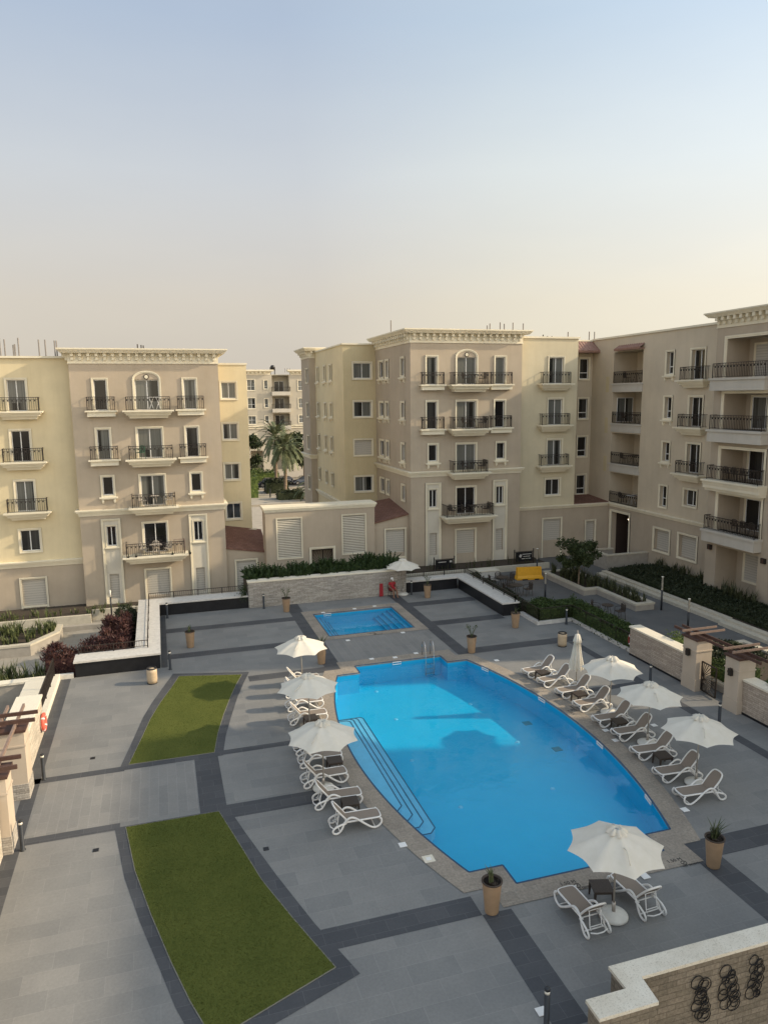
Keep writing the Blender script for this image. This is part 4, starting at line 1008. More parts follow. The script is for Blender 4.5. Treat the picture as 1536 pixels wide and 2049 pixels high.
# right boundary
t = thing('boundary_wall', 'travertine wall right of the pool between the hedge and the gateway', 'wall', (22.4, 28, 0))
MB().box(22.2, 22.75, 26.37, 30.45, -.005, 1.42).build('stonework', M['stone_r'], t); MB().box(22.15, 22.8, 26.37, 30.5, 1.42, 1.5).build('coping', M['cap'], t); MB().box(22.19, 22.76, 26.37, 30.46, -.004, .1).build('plinth', M['black'], t)
t = thing('boundary_wall', 'travertine wall at the right edge beyond the gateway, topped by a hedge', 'wall', (22.5, 18, 0))
MB().box(22.25, 22.8, 8, 22.99, -.005, 1.42).build('stonework', M['stone_r'], t); MB().box(22.2, 22.85, 8, 22.99, 1.42, 1.5).build('coping', M['cap'], t); MB().box(22.24, 22.81, 8, 22.99, -.004, .1).build('plinth', M['black'], t)
p1 = pier('gate_pier', 'farther pier of the right gateway joined to the travertine wall', 22.03, 22.85, 25.5, 26.35, 2.3, -1)
p2 = pier('gate_pier', 'nearer pier of the right gateway, right of the open gate', 22.0, 22.82, 23.0, 23.75, 2.3, -1)
for y, l in ((25.95, 'farther'), (23.4, 'nearer')):
    w = thing('wall_lamp', 'small dark box lamp on the %s pier of the right gateway' % l, 'lamp', (22, y, 1.75)); MB().box(21.86, 22.0, y-.1, y+.06, 1.55, 1.85).build('shade', M['iron'], w); MB().box(21.93, 22.0, y+.06, y+.16, 1.62, 1.72).build('bracket', M['wood'], w)
t = thing('pergola', 'brown timber pergola beams across the right gateway', 'pergola', (22.4, 24.5, 2.4))
for x in (22.2, 22.62): MB().bar((x, 27.2, 2.47), (x, 22.1, 2.47), .05, .12).build('beam', M['wood'], t)
for y in (26.25, 25.75, 23.75, 23.25): MB().bar((21.85, y, 2.58), (23.7, y, 2.58), .05, .09).build('cross_beam', M['wood_light'], t)
t = thing('iron_gate', 'black iron gate with a sunburst of bars in the right gateway', 'gate', (22.3, 25.1, 0))
b = MB(); sunburst(b, lambda u, v: (22.33-.08*u, 25.45-u, .08+v), .95, 1.3); b.build('leaf', M['iron'], t)
# hedge beside the right curb, with fence
t = thing('boundary_wall', 'low grey curb with a black fence in front of the green hedge', 'wall', (21, 37, 0))
MB().box(20.2, 20.42, 36.26, 38.4, -.003, .2).box(20.42, 22.42, 36.26, 36.42, -.003, .2).box(22.42, 22.6, 30.5, 36.42, -.003, .2).build('kerb', M['white_slab'], t)
fence(t, [(20.32, 38.4), (20.32, 36.34), (22.5, 36.34), (22.5, 30.6)], .2, .75, .1)
def hedge(name, label, fnin, boxes, n, mat, size, z0, h, w=.5, base=True, up=.4, hf=None):
    b = MB()
    for (x0, x1, y0, y1) in boxes:
        if base: b.box(x0+.1, x1-.1, y0+.1, y1-.1, z0, z0+h*.8)
        A = (x1-x0)*(y1-y0)
        for _ in range(int(n*A)):
            x = rnd(x0, x1); y = rnd(y0, y1); hh = h*(.88+.16*sin(x*2.1+1)*sin(y*1.7)+.08*sin(x*5+y*4))
            e = min(x-x0, x1-x, y-y0, y1-y); z = z0+hh-(.25*h*max(0, 1-e/.3) if e < .3 else 0)
            if e < .16 or random.random() < .25: z = z0+rnd(.02, 1)*hh
            leafcloud(b, 3, lambda: (x+rnd(-.06, .06), y+rnd(-.06, .06), z+rnd(-.06, .05)), size, up, w)
    return tag(b.build(name, mat, origin=(boxes[0][0], boxes[0][2], z0)), label, 'hedge')
hedge('hedge', 'clipped green hedge behind the black fence right of the deck', None, [(20.5, 22.4, 36.5, 38.4), (22.4, 23.8, 30.5, 38.4)], 420, M['hedge'], .11, 0, .95)
hedge('hedge', 'maroon leaved shrubs behind the black planter wall at the left corner', None, [(-4.3, -1.95, 37.5, 39.6), (-3.5, -1.95, 39.6, 44.3), (-5.9, -4.3, 37.6, 39.0)], 260, M['maroon'], .26, -1.2, 2.1, .22, True, 1.2)
hedge('hedge', 'low brown green bush at the far end of the maroon shrubs', None, [(-3.0, -1.65, 44.4, 46.4)], 250, M['hedge_dark'], .12, -1.2, 1.9)
hedge('hedge', 'flowering hedge behind the travertine wall beside the right gateway', None, [(22.8, 23.6, 26.5, 28.6)], 300, M['bright_leaf'], .1, 0, 1.75)
hedge('hedge', 'green hedge spilling over the travertine wall at the right edge', None, [(22.6, 24.2, 14, 22.9)], 260, M['hedge'], .12, 0, 1.75)
hedge('hedge', 'dark shrubs in the low planter seen through the right gateway', None, [(23.9, 27.4, 26.9, 29.2)], 200, M['hedge_dark'], .14, 0, .8)
hedge('hedge', 'leafy shrub bank with pale flowers behind the right gate', None, [(23.2, 25.0, 24.7, 26.4)], 260, M['hedge'], .12, 0, 1.15)
def planter(name, label, poly, z, zb, th=.28, wallm='planterwall', soil=.1):
    poly = ccw(poly); t = thing(name, label, 'planter', (poly[0][0], poly[0][1], zb))
    k = len(poly); inn = []
    for i in range(k):
        p = Vector(poly[i-1]); q = Vector(poly[i]); r = Vector(poly[(i+1) % k]); a = (q-p).normalized(); c = (r-q).normalized()
        n1 = Vector((-a.y, a.x)); n2 = Vector((-c.y, c.x)); m = (n1+n2).normalized(); s_ = th/max(.3, m.dot(n1)); inn.append(tuple(q+m*s_))
    b = MB().poly([poly], z-.13, zb); b.build('wall', M[wallm], t)
    o2 = []
    for i in range(k):
        q = Vector(poly[i]); o2.append(tuple(q-(Vector(inn[i])-q)*.12))
    b = MB().poly([o2, inn], z, z-.12); b.build('coping', M['curb'], t)
    MB().poly([inn], z-soil).build('soil', M['soil'], t); return inn
def bed(name, label, area, n, z, h, mat, k=9, spread=.5, w=.03, poly=None):
    b = MB(); i = 0
    while i < n:
        x = rnd(area[0], area[1]); y = rnd(area[2], area[3])
        if poly and not inside(x, y, poly): i += .2; continue
        blades(b, x, y, z, k, h*rnd(.6, 1.2), spread, w); i += 1
    return tag(b.build(name, M[mat], origin=(area[0], area[2], z)), label, 'plants', kind='stuff')
inn = planter('planter', 'pale angular planter on the right path with a small tree and spiky plants', [(26.15, 46.3), (26.15, 40.9), (27.12, 40.9), (27.12, 36.78), (28.45, 36.78), (28.45, 46.3)], .45, -.012)
bed('spiky_plants', 'spiky blade plants filling the angular planter on the right path', (26.3, 28.3, 37, 46), 230, .38, .7, 'blade_dark', 9, .4, .02, inn)
# tree
def tree(label, x, y, z, h, cr, chh, mat, n=900, size=.16, name='tree', group=None):
    t = thing(name, label, 'tree', (x, y, z), group)
    b = MB(); b.tube([(x, y, z), (x+.03*h*.3, y, z+h*.35), (x, y+.02, z+h*.65)], [.03*h*.5+.02, .022*h*.5+.015, .015*h*.4+.01], 8)
    for i in range(7):
        a = 2*pi*i/7+rnd(-.3, .3); b.tube([(x, y, z+h*(.35+.04*i)), (x+cos(a)*cr*.4, y+sin(a)*cr*.4, z+h*(.5+.05*i)), (x+cos(a)*cr*.75, y+sin(a)*cr*.75, z+h*(.6+.04*i))], [.02*h*.4, .012*h*.4, .006*h*.3], 5)
    b.build('trunk', M['trunk'], t)
    b = MB(); cl = []
    for i in range(26):
        a = rnd(0, 2*pi); r = cr*sqrt(random.random())*.9; zz = z+h-chh*rnd(.05, .9); cl.append((x+cos(a)*r, y+sin(a)*r, zz, cr*rnd(.18, .34)))
    for _ in range(n):
        c = random.choice(cl); d = Vector((random.gauss(0, 1), random.gauss(0, 1), random.gauss(0, .7))).normalized()*c[3]*rnd(.5, 1.05)
        leafcloud(b, 4, lambda: (c[0]+d.x, c[1]+d.y, c[2]+d.z), size, .1, .5)
    b.build('crown', M[mat], t); return t
tree('small dark dome shaped tree in the angular planter on the right path', 26.6, 42.3, .38, 2.8, 1.32, 1.6, 'tree_leaf', 2600, .15)
planter('planter', 'low pale planter seen through the right gateway', [(23.1, 23.9), (28.4, 23.9), (28.4, 29.5), (23.9, 29.5), (23.9, 26.7), (23.1, 26.7)], .4, -.012)
# long bed against the right building
t = thing('planter', 'long two-tier pale curb bed against the right building', 'planter', (31, 36, 0))
b = MB().box(30.1, 30.5, 33.05, 45.5, -.012, .18).box(30.5, 30.9, 33.05, 45.5, -.012, .3).box(29.9, 30.35, 15, 33.04, -.012, .18).box(30.35, 30.75, 15, 33.04, -.012, .3); b.build('coping', M['curb'], t)
MB().box(30.9, 35.28, 39.47, 45.5, -.01, .26).box(30.9, 34.27, 33.0, 39.46, -.01, .26).box(30.75, 34.27, 15, 32.99, -.01, .26).build('soil', M['soil'], t)
hedge('ground_cover', 'dark ground cover filling the long bed against the right building', None, [(31.0, 35.0, 39.6, 45.3), (31.0, 34.1, 30, 39.5)], 170, M['hedge_dark'], .13, .2, .4)['category'] = 'plants'
bed('spiky_plants', 'dark spiky plants along the foot of the right building wing', (34.3, 35.1, 39.6, 45), 46, .3, .8, 'blade_dark', 8, .4, .03)
bed('spiky_plants', 'dark spiky plants at the foot of the right corner tower', (33.2, 34.1, 34.2, 37.5), 40, .3, .9, 'blade_dark', 8, .4, .03)
# entry wall at the doorway
t = thing('entry_wall', 'low taupe wall enclosing the entrance doorway of the right building', 'wall', (32, 47, 0))
b = MB().box(31.7, 35.27, 46.6, 46.85, -.005, 1.05).box(31.7, 31.95, 46.86, 48.9, -.005, 1.05).box(31.96, 33.6, 48.7, 48.9, -.005, 1.05); b.build('render', M['planterwall'], t)
b = MB().box(31.65, 35.27, 46.55, 46.9, 1.05, 1.13).box(31.65, 32.0, 46.91, 48.94, 1.05, 1.13).box(32.01, 33.65, 48.65, 48.94, 1.05, 1.13); b.build('coping', M['curb'], t)
t = thing('ceiling_lamp', 'lit lamp inside the dark entrance doorway of the right building', 'lamp', (36.2, 50.4, 3.0)); MB().lathe([(.01, -.08), (.08, -.06), (.1, 0), (.01, .02)], (36.2, 50.4, 3.0), 12).build('bulb', M['lit'], t, True); MB().lathe([(.02, .03), (.03, .03), (.03, .56), (.02, .56)], (36.2, 50.4, 3.0), 8).build('stem', M['iron'], t)
# bed in front of the centre tower
t = thing('planter', 'narrow pale curb bed along the foot of the centre tower', 'planter', (21, 49.5, 0))
MB().box(15.6, 28.0, 48.6, 48.85, -.005, .42).build('coping', M['curb'], t); MB().box(15.6, 28.0, 48.86, 51.15, -.004, .34).build('soil', M['soil'], t)
bed('spiky_plants', 'sparse dark stems growing in the bed along the centre tower', (15.8, 27.6, 48.9, 49.6), 60, .34, .75, 'blade_dark', 4, .25, .014)
# signs
def sign(label, x0, x1, y, z0, z1, posts):
    t = thing('sign', label, 'sign', ((x0+x1)/2, y, z0-.4))
    MB().box(x0, x1, y-.03, y+.03, z0, z1).build('panel', M['black'], t)
    for x in (x0-.1, x1+.1): 
        b = MB().lathe([(.04, 0), (.04, z1-z0+.55), (.055, z1-z0+.56), (.0, z1-z0+.66)], (x, y, z0-.4), 10); b.build('post', M['iron'], t)
    b = MB().box(x0-.1, x1+.1, y-.02, y+.02, z1+.02, z1+.05).box(x0-.1, x1+.1, y-.02, y+.02, z0-.05, z0-.02); b.build('rail', M['iron'], t)
    b = MB(); w = x1-x0
    for i, (a, c) in enumerate(posts): b.box(x0+w*a, x0+w*c, y-.038, y-.031, z1-.2-.17*i, z1-.15-.17*i)
    b.build('lettering', M['white_slab'], t)
    return t
sg = sign('black notice board with white lines and an emblem above the yellow barrier', 25.5, 26.9, 49.3, .55, 1.25, [(.38, .92), (.45, .85), (.35, .9)])
MB().add([(25.75, 49.262, .95), (25.9, 49.262, .8), (26.02, 49.262, .97), (25.9, 49.262, 1.12)], [(0, 1, 2, 3)]).build('emblem', M['white_slab'], sg)
sg = sign('black notice board standing in the bed left of the centre tower shutter', 19.0, 20.4, 49.3, .4, 1.15, [(.15, .6)])
MB().box(20.1, 20.28, 49.262, 49.27, .92, 1.05).build('emblem', M['white_slab'], sg)
# road barrier
t = thing('road_barrier', 'yellow plastic water-filled barrier on the right path', 'barrier', (24.8, 46, 0))
b = MB(); pr = [(-.28, 0), (-.28, .12), (-.17, .3), (-.11, .88), (.11, .88), (.17, .3), (.28, .12), (.28, 0)]
x0, x1, y0, y1 = 23.95, 25.85, 46.25, 45.95
v0 = [(x0+(.0 if z < .2 else .08), y0+d, z) for d, z in pr]; v1 = [(x1-(.0 if z < .2 else .08), y1+d, z) for d, z in pr]; k = len(pr)
b.add(v0+v1, [tuple(range(k-1, -1, -1)), tuple(range(k, 2*k))]+[(i, (i+1) % k, k+(i+1) % k, k+i) for i in range(k-1)]); b.build('body', M['yellowp'], t)
MB().box(24.3, 24.7, 45.84, 46.0, 0, .07).box(25.2, 25.55, 45.72, 45.9, 0, .07).build('fork_slot', M['black'], t)
t = thing('storage_box', 'white and grey panelled box beside the cafe tables', 'box', (21.9, 46.6, 0))
MB().box(21.2, 22.7, 46.4, 47.2, 0, .72).build('body', M['white_slab'], t); MB().box(21.15, 22.75, 46.35, 47.25, .72, .78).build('lid', M['panel'], t)
hedge('hedge', 'small round bush behind the corner of the right black planter wall', None, [(20.3, 21.1, 45.6, 46.5)], 300, M['hedge_dark'], .1, 0, .9)
hedge('hedge', 'low leafy hedge between the right black planter wall and the cafe tables', None, [(20.25, 21.4, 38.6, 45.4)], 220, M['hedge_dark'], .12, 0, .55)
# lamp posts on the path
for x, y, hh, lab in [(23.3, 40.9, 1.75, 'slim path lamp with a white upper tube behind the green hedge'), (26.0, 46.9, 2.0, 'slim dark path lamp beside the yellow barrier'), (28.75, 36.5, 2.1, 'slim path lamp with a white top at the tip of the angular planter'), (27.4, 32.5, 1.9, 'slim path lamp with a white top above the right travertine wall')]:
    t = thing('path_lamp', lab, 'lamp', (x, y, 0)); MB().lathe([(.06, 0), (.06, hh*.6)], (x, y, 0), 12).build('post', M['bollard'], t, True); MB().lathe([(.055, hh*.6), (.055, hh-.05), (.07, hh-.05), (.07, hh)], (x, y, 0), 12).build('lens', M['lamp_white'], t, True)
t = thing('path_lamp', 'slim dark lamp post in front of the left tower bed', 'lamp', (-3.46, 49.9, -1.3)); MB().lathe([(.05, 0), (.05, 1.6)], (-3.46, 49.9, -1.3), 10).build('post', M['bollard'], t, True); MB().lathe([(.05, 1.6), (.05, 2.05)], (-3.46, 49.9, -1.3), 10).build('lens', M['lamp_white'], t, True)

# left lower courtyard: beds and planters
t = thing('planter', 'long pale curb bed along the foot of the left building', 'planter', (-6, 50.5, -1.3))
MB().box(-16, -4.7, 49.6, 49.85, -1.31, -.7).box(-4.7, 4.2, 50.4, 50.6, -1.31, -.62).build('coping', M['curb'], t); MB().box(-16, -4.7, 49.86, 52.9, -1.31, -.8).box(-4.69, 4.2, 50.61, 52.1, -1.31, -.75).build('soil', M['soil'], t)
bed('spiky_plants', 'low spiky plants in the bed along the left building', (-13, 4, 49.95, 51.0), 90, -.8, .5, 'blade', 7, .6, .022)
t = thing('boundary_wall', 'grey low step wall in the left courtyard in front of the bed', 'wall', (-8, 48.6, -1.3)); MB().box(-16, -2.2, 48.3, 48.7, -1.31, -1.0).build('render', M['planterwall'], t)
inn = planter('planter', 'angular cream planter with yellowing spiky plants at the left edge', [(-14, 47.7), (-14, 44.2), (-7.5, 44.2), (-6.2, 46.3), (-6.2, 47.7)], -.6, -1.31, .3)
bed('spiky_plants', 'yellowing spiky plants in the angular cream planter at the left edge', (-13, -6.4, 44.4, 47.5), 120, -.7, .75, 'blade', 10, .5, .03, inn)
bed('spiky_plants', 'green spiky plants in front of the courtyard wall at the left edge', (-13, -5.4, 36.9, 39.5), 170, -.9, .9, 'blade', 10, .5, .03)
MB_ = MB().box(-16, -5.3, 36.6, 39.8, -1.3, -.85); tag(MB_.build('soil_bed', M['soil']), kind='structure')
t = thing('courtyard_wall', 'cream capped wall between the spiky plants and the sunken court at the left edge', 'wall', (-9, 36, -1.3))
MB().box(-16, -5.65, 35.9, 36.3, -1.31, .1).box(-6.35, -5.65, 30.36, 35.89, -1.31, .1).build('render', M['planterwall'], t)
MB().box(-16, -5.6, 35.85, 36.35, .1, .2).box(-6.4, -5.6, 30.36, 35.84, .1, .2).build('coping', M['cap'], t)
hedge('hedge', 'narrow green hedge strip between the railing and the courtyard wall', None, [(-5.62, -5.3, 30.4, 36.0)], 500, M['hedge'], .1, -1.2, 1.1)
t = thing('courtyard_wall', 'low cream step wall in the sunken court at the left edge', 'wall', (-9, 33, -1.3)); MB().box(-16, -7.2, 32.8, 33.2, -1.31, -.6).build('render', M['planterwall'], t); MB().box(-16, -7.15, 32.75, 33.25, -.6, -.5).build('coping', M['cap'], t)

# near right stone wall with ring sculptures
t = thing('boundary_wall', 'brown sandstone wall with a white speckled stone top in the lower right corner', 'wall', (9, 11, -1.5))
P_w = ccw([(8.43, 11.72), (8.43, 11.12), (7.5, 11.12), (7.5, 10.72), (8.76, 10.72), (8.83, 11.36), (20, 11.36), (20, 11.72)])
b = MB().poly([P_w], 1.12, -1.5); b.build('stonework', M['stone_brown'], t)
def spk():
    m, nt, b = nm('speckled_limestone'); co = coordn(nt)
    a = ramp(nt, noise(nt, co, 1.2, 4), [(.3, (.60, .55, .45)), (.7, (.74, .70, .60))]); s_ = ramp(nt, noise(nt, co, 26, 6, .8), [(.33, (.45, .42, .36)), (.47, (1, 1, 1))])
    L(nt, mix(nt, .9, a, s_, 'MULTIPLY'), b.inputs['Base Color']); b.inputs['Roughness'].default_value = .8; bumpn(nt, b, noise(nt, co, 40, 4), .3, .01); return m
M['speck'] = spk()
P_c = ccw([(8.39, 11.77), (8.39, 11.16), (7.46, 11.16), (7.46, 10.68), (8.8, 10.68), (8.87, 11.32), (20, 11.32), (20, 11.77)])
MB().poly([P_c], 1.2, 1.125).build('coping', M['speck'], t)
random.seed(5)
for i, (cx, cz) in enumerate([(10.42, .25), (11.1, .32), (11.82, .4)]):
    t = thing('wall_sculpture', ['left', 'middle', 'right'][i]+' cluster of overlapping black metal rings on the sandstone wall', 'sculpture', (cx, 11.3, cz))
    b = MB()
    for k in range(10):
        zz = cz+.42-.85*k/9; xx = cx+(.09 if k % 2 else -.09)+random.gauss(0, .04); r = rnd(.09, .17)
        b.tube([(xx+r*cos(a), 11.33-.012*(k % 3), zz+r*sin(a)) for a in [j*pi/12 for j in range(24)]], .011, 5, True)
        if k % 2: b.tube([(xx+.03+r*.55*cos(a), 11.335, zz+r*.55*sin(a)) for a in [j*pi/10 for j in range(20)]], .009, 5, True)
    b.build('rings', M['black'], t)

# ================================================================== FURNITURE
random.seed(21)
def xf(pts, f): return [f(p) for p in pts]
# ---- sun lounger: foot at x=0, head towards +x, width along y
def make_lounger():
    t = thing('sun_lounger', 'x', 'sun lounger', (0, 0, 0), 'white sun loungers around the large pool')
    hwid = .31
    side = [(.02, .35), (-.04, .30), (-.04, .20), (.03, .10), (.14, .045), (.27, .045), (.40, .12), (.62, .28), (.80, .42), (.94, .51), (1.06, .53), (1.17, .49), (1.27, .37), (1.36, .20), (1.44, .08), (1.53, .035), (1.64, .045), (1.70, .12), (1.66, .21), (1.54, .28), (1.35, .33), (1.22, .35)]
    def smooth(p, it=2):
        for _ in range(it):
            q = [p[0]]
            for i in range(len(p)-1):
                a, c = p[i], p[i+1]; q += [tuple(a[k]*.75+c[k]*.25 for k in range(len(a))), tuple(a[k]*.25+c[k]*.75 for k in range(len(a)))]
            q.append(p[-1]); p = q
        return p
    side = smooth(side, 1)
    for sg in (-1, 1):
        MB().tube([(x, sg*(hwid+.03*(1 if z < .3 else .6)), z) for x, z in side], .037, 6, flat=.8).build('side_frame', M['plastic'], t, True)
    b = MB(); rr = smooth([(1.3, hwid-.03, .36), (.3, hwid-.03, .355), (.04, hwid-.03, .35), (-.05, hwid-.10, .345), (-.05, -hwid+.10, .345), (.04, -hwid+.03, .35), (.3, -hwid+.03, .355), (1.3, -hwid+.03, .36)], 2)
    b.tube(rr, .03, 6); b.tube([(1.45, -hwid, .12), (1.45, hwid, .12)], .022, 6).tube([(.2, -hwid, .06), (.2, hwid, .06)], .018, 6)
    b.tube([(1.2, -hwid, .33), (1.2, hwid, .33)], .02, 6).tube([(1.66, -hwid+.04, .2), (1.72, -.1, .18), (1.72, .1, .18), (1.66, hwid-.04, .2)], .02, 6); b.build('seat_frame', M['plastic'], t, True)
    b = MB(); b.add([(-.03, -hwid+.05, .368), (1.14, -hwid+.05, .368), (1.14, hwid-.05, .368), (-.03, hwid-.05, .368)], [(0, 1, 2, 3)]); b.box(-.03, 1.14, -hwid+.06, hwid-.06, .352, .366); b.build('seat', M['sling'], t)
    an = radians(50); ca, sa = cos(an), sin(an)
    def bp(u, v, w=0): return (1.13+u*ca-w*sa, v, .37+u*sa+w*ca)
    pr = smooth([(.0, hwid-.04), (.45, hwid-.02), (.66, hwid-.06), (.74, hwid-.14), (.76, 0), (.74, -hwid+.14), (.66, -hwid+.06), (.45, -hwid+.02), (.0, -hwid+.04)], 2)
    MB().tube([bp(u, v) for u, v in pr], .031, 6).build('back_frame', M['plastic'], t, True)
    b = MB(); n = len(pr); b.add([bp(u, v*.96, .004) for u, v in pr], [tuple(range(n-1, -1, -1))]); b.add([bp(u, v*.96, -.008) for u, v in pr], [tuple(range(n))]); b.build('backrest', M['sling'], t)
    b = MB()
    for v in (-.17, .17): b.tube([bp(.42, v, -.03), (1.5, v*1.1, .24), (1.58, v*1.2, .2)], .015, 5)
    b.tube([bp(.42, -.2, -.03), bp(.42, .2, -.03)], .015, 5); b.tube([(1.5, -.2, .24), (1.5, .2, .24)], .015, 5); b.build('back_support', M['plastic'], t, True)
    return t
LOU = make_lounger(); first = True; LOU.scale = (.88, .9, .9)
def lounger(x, y, rz, label):
    global first
    if first: o = LOU; first = False; o.location = (x, y, .004); o.rotation_euler = (0, 0, rz); o['label'] = label
    else: o = dup(LOU, (x, y, .004), rz, label)
    return o
ordn = ['first', 'second', 'third', 'fourth', 'fifth', 'sixth', 'seventh', 'eighth', 'ninth']
left = [(31.95, 6.5, 1), (30.75, 6.25, 0), (29.35, 6.08, 1), (28.02, 5.96, 0), (25.45, 5.72, 1), (24.4, 5.7, -2), (23.1, 5.55, 1), (21.6, 5.66, -3), (20.2, 5.88, -1)]
ll = ['behind the farthest parasol pole', 'under the middle parasol', 'poking out below the middle parasol', 'beside a dark table', 'hidden by the near parasol', 'behind a dark table', 'beside the round base', 'behind a dark table', 'nearest the camera']
for i, (y, x, a) in enumerate(left): lounger(x, y, pi+radians(a), '%s lounger from the far end, left row, %s' % (ordn[i], ll[i]))
right = [(15.82, 29.42, 3), (15.95, 28.18, 3), (16.1, 26.85, 0), (16.1, 25.42, 0), (16.05, 23.92, -1), (16.08, 22.66, -2), (15.86, 21.18, -4), (15.66, 19.62, -4), (15.44, 18.28, -4)]
rl = ['behind a dark table', 'beside the closed parasol', 'next to a table', 'foot end in sun', 'behind a very dark table', 'below the middle parasol', 'behind a dark table', 'beside a parasol base', 'nearest the camera']
for i, (x, y, a) in enumerate(right): lounger(x, y, radians(a), '%s lounger from the far end, right row, %s' % (ordn[i], rl[i]))
lounger(9.5, 15.28, -pi/2+radians(2), 'sun lounger at the near pool end, left of the dark table and parasol base')
lounger(11.15, 15.38, -pi/2+radians(3), 'sun lounger at the near pool end, right of the parasol pole')
# ---- low rattan side table
def make_table():
    t = thing('side_table', 'x', 'table', (0, 0, 0), 'dark low side tables between loungers')
    MB().box(-.26, .26, -.26, .26, .375, .40).box(-.245, .245, -.245, .245, .32, .375).build('tabletop', M['rattan'], t)
    for sx in (-1, 1):
        for sy in (-1, 1):
            b = MB(); x, y = sx*.225, sy*.225; b.add([(x-.03, y-.03, .32), (x+.03, y-.03, .32), (x+.03, y+.03, .32), (x-.03, y+.03, .32), (x*1.06-.018, y*1.06-.018, 0), (x*1.06+.018, y*1.06-.018, 0), (x*1.06+.018, y*1.06+.018, 0), (x*1.06-.018, y*1.06+.018, 0)], [(0, 1, 5, 4), (1, 2, 6, 5), (2, 3, 7, 6), (3, 0, 4, 7), (4, 5, 6, 7)]); b.build('leg', M['rattan'], t)
    return t
TB = make_table()
tl = [(5.25, 27.45, 2, 'dark side table under the second left parasol'), (5.35, 23.75, -3, 'dark side table under the nearest left parasol'), (5.2, 20.98, -3, 'dark side table between the two nearest loungers of the left row'),
      (16.4, 28.85, 5, 'first dark side table from the far end of the right row'), (16.65, 26.15, 5, 'dark side table near the foot of the closed parasol'), (16.68, 23.3, -4, 'very dark side table left of the middle right parasol base'), (16.45, 20.42, -6, 'dark side table nearest the camera in the right row'), (10.37, 14.98, -16, 'dark side table between the two loungers at the near pool end')]
for i, (x, y, a, lab) in enumerate(tl):
    o = TB if i == 0 else dup(TB)
    o.location = (x, y, .005); o.rotation_euler = (0, 0, radians(a)); o['label'] = lab
# ---- parasol
def make_umbrella():
    t = thing('parasol', 'x', 'parasol', (0, 0, 0), 'open cream parasols around the pool')
    b = MB().lathe([(.0, .0), (.33, .0), (.36, .03), (.36, .075), (.33, .10), (.12, .15), (.06, .17), (.0, .17)], n=28); b.build('base', M['concrete'], t, True)
    MB().lathe([(.045, .16), (.045, .42), (.03, .42), (.03, .40)], n=12).build('sleeve', M['polem'], t, True)
    MB().lathe([(.024, .3), (.024, 2.42)], n=10).build('pole', M['polem'], t, True)
    R_, n, m = 1.22, 8, 6; b = MB(); zt, zr = 2.38, 1.88
    rows = 9; vs = []; cols = n*m
    for r in range(rows):
        f = r/(rows-1); f = .1+.9*f
        for c in range(cols):
            a = 2*pi*c/cols; k = (c % m)/m; sag = sin(pi*k)
            oct_ = cos(pi/n)/cos((k-.5)*2*pi/n)            # straight edge between ribs
            rad = R_*f*(oct_ if True else 1)*(1-.075*sag*f*f)
            z = zt-(zt-zr)*(f**1.25)-.05*sag*f*(1.15-f)+(.03*sag*f**4)
            vs.append((rad*cos(a), rad*sin(a), z))
    fs = [(r*cols+c, (r+1)*cols+c, (r+1)*cols+(c+1) % cols, r*cols+(c+1) % cols) for r in range(rows-1) for c in range(cols)]
    b.add(vs, fs); cv = b.build('canopy', M['canvas'], t, True)
    # gathered vent flap on top
    b = MB(); vs = []; k = 32
    for r in range(5):
        f = r/4
        for c in range(k):
            a = 2*pi*c/k; fold = (1+.22*cos(8*a+.6))*(1+.05*random.random()); rad = (.05+.19*f)*fold; z = 2.46-.02*f-.12*f*f+.035*cos(8*a)*f
            if r == 0: rad = .045; z = 2.40
            vs.append((rad*cos(a), rad*sin(a), z))
    b.add(vs, [(r*k+c, (r+1)*k+c, (r+1)*k+(c+1) % k, r*k+(c+1) % k) for r in range(4) for c in range(k)]); b.build('vent', M['canvas'], cv, True)
    b = MB()
    for i in range(n):
        a = 2*pi*i/n; pts = [(R_*f*cos(a), R_*f*sin(a), zt-.016-(zt-zr)*(f**1.25)) for f in (.08, .35, .65, .99)]; b.tube(pts, .009, 5)
        b.tube([(.03*cos(a), .03*sin(a), 1.92), (R_*.5*cos(a), R_*.5*sin(a), zt-.02-(zt-zr)*(.5**1.25))], .007, 5)
    b.lathe([(.045, 1.88), (.045, 1.97)], n=10); b.build('ribs', M['white'], t)
    a = 3.9; MB().tube([(.52*cos(a), .52*sin(a), 2.235), (.62*cos(a+.06), .62*sin(a+.06), 2.23), (.85*cos(a+.02), .85*sin(a+.02), 2.155), (.98*cos(a), .98*sin(a), 2.09)], .014, 5).build('tie_strap', M['canvas'], cv, True)
    return t
UM = make_umbrella()
ul = [(10.3, 14.33, 31, 0, 'large cream parasol nearest the camera at the near pool end'), (5.7, 31.5, 20, 0, 'farthest parasol of the left row, in full sun'), (5.1, 26.88, 5, 2, 'middle parasol of the left row, half in shade'), (4.7, 22.62, 14, 0, 'nearest parasol of the left row'),
      (17.2, 24.75, 8, 0, 'farthest open parasol of the right row'), (16.95, 21.95, 25, 0, 'middle open parasol of the right row'), (16.68, 19.0, 16, 2, 'nearest open parasol of the right row'), (15.05, 45.05, 10, 0, 'small looking far parasol beside the seated person at the stone planter wall')]
for i, (x, y, a, tl_, lab) in enumerate(ul):
    o = UM if i == 0 else dup(UM)
    o.location = (x, y, .004); o.rotation_euler = (random.gauss(0, .008), random.gauss(0, .008), radians(a)); o['label'] = lab
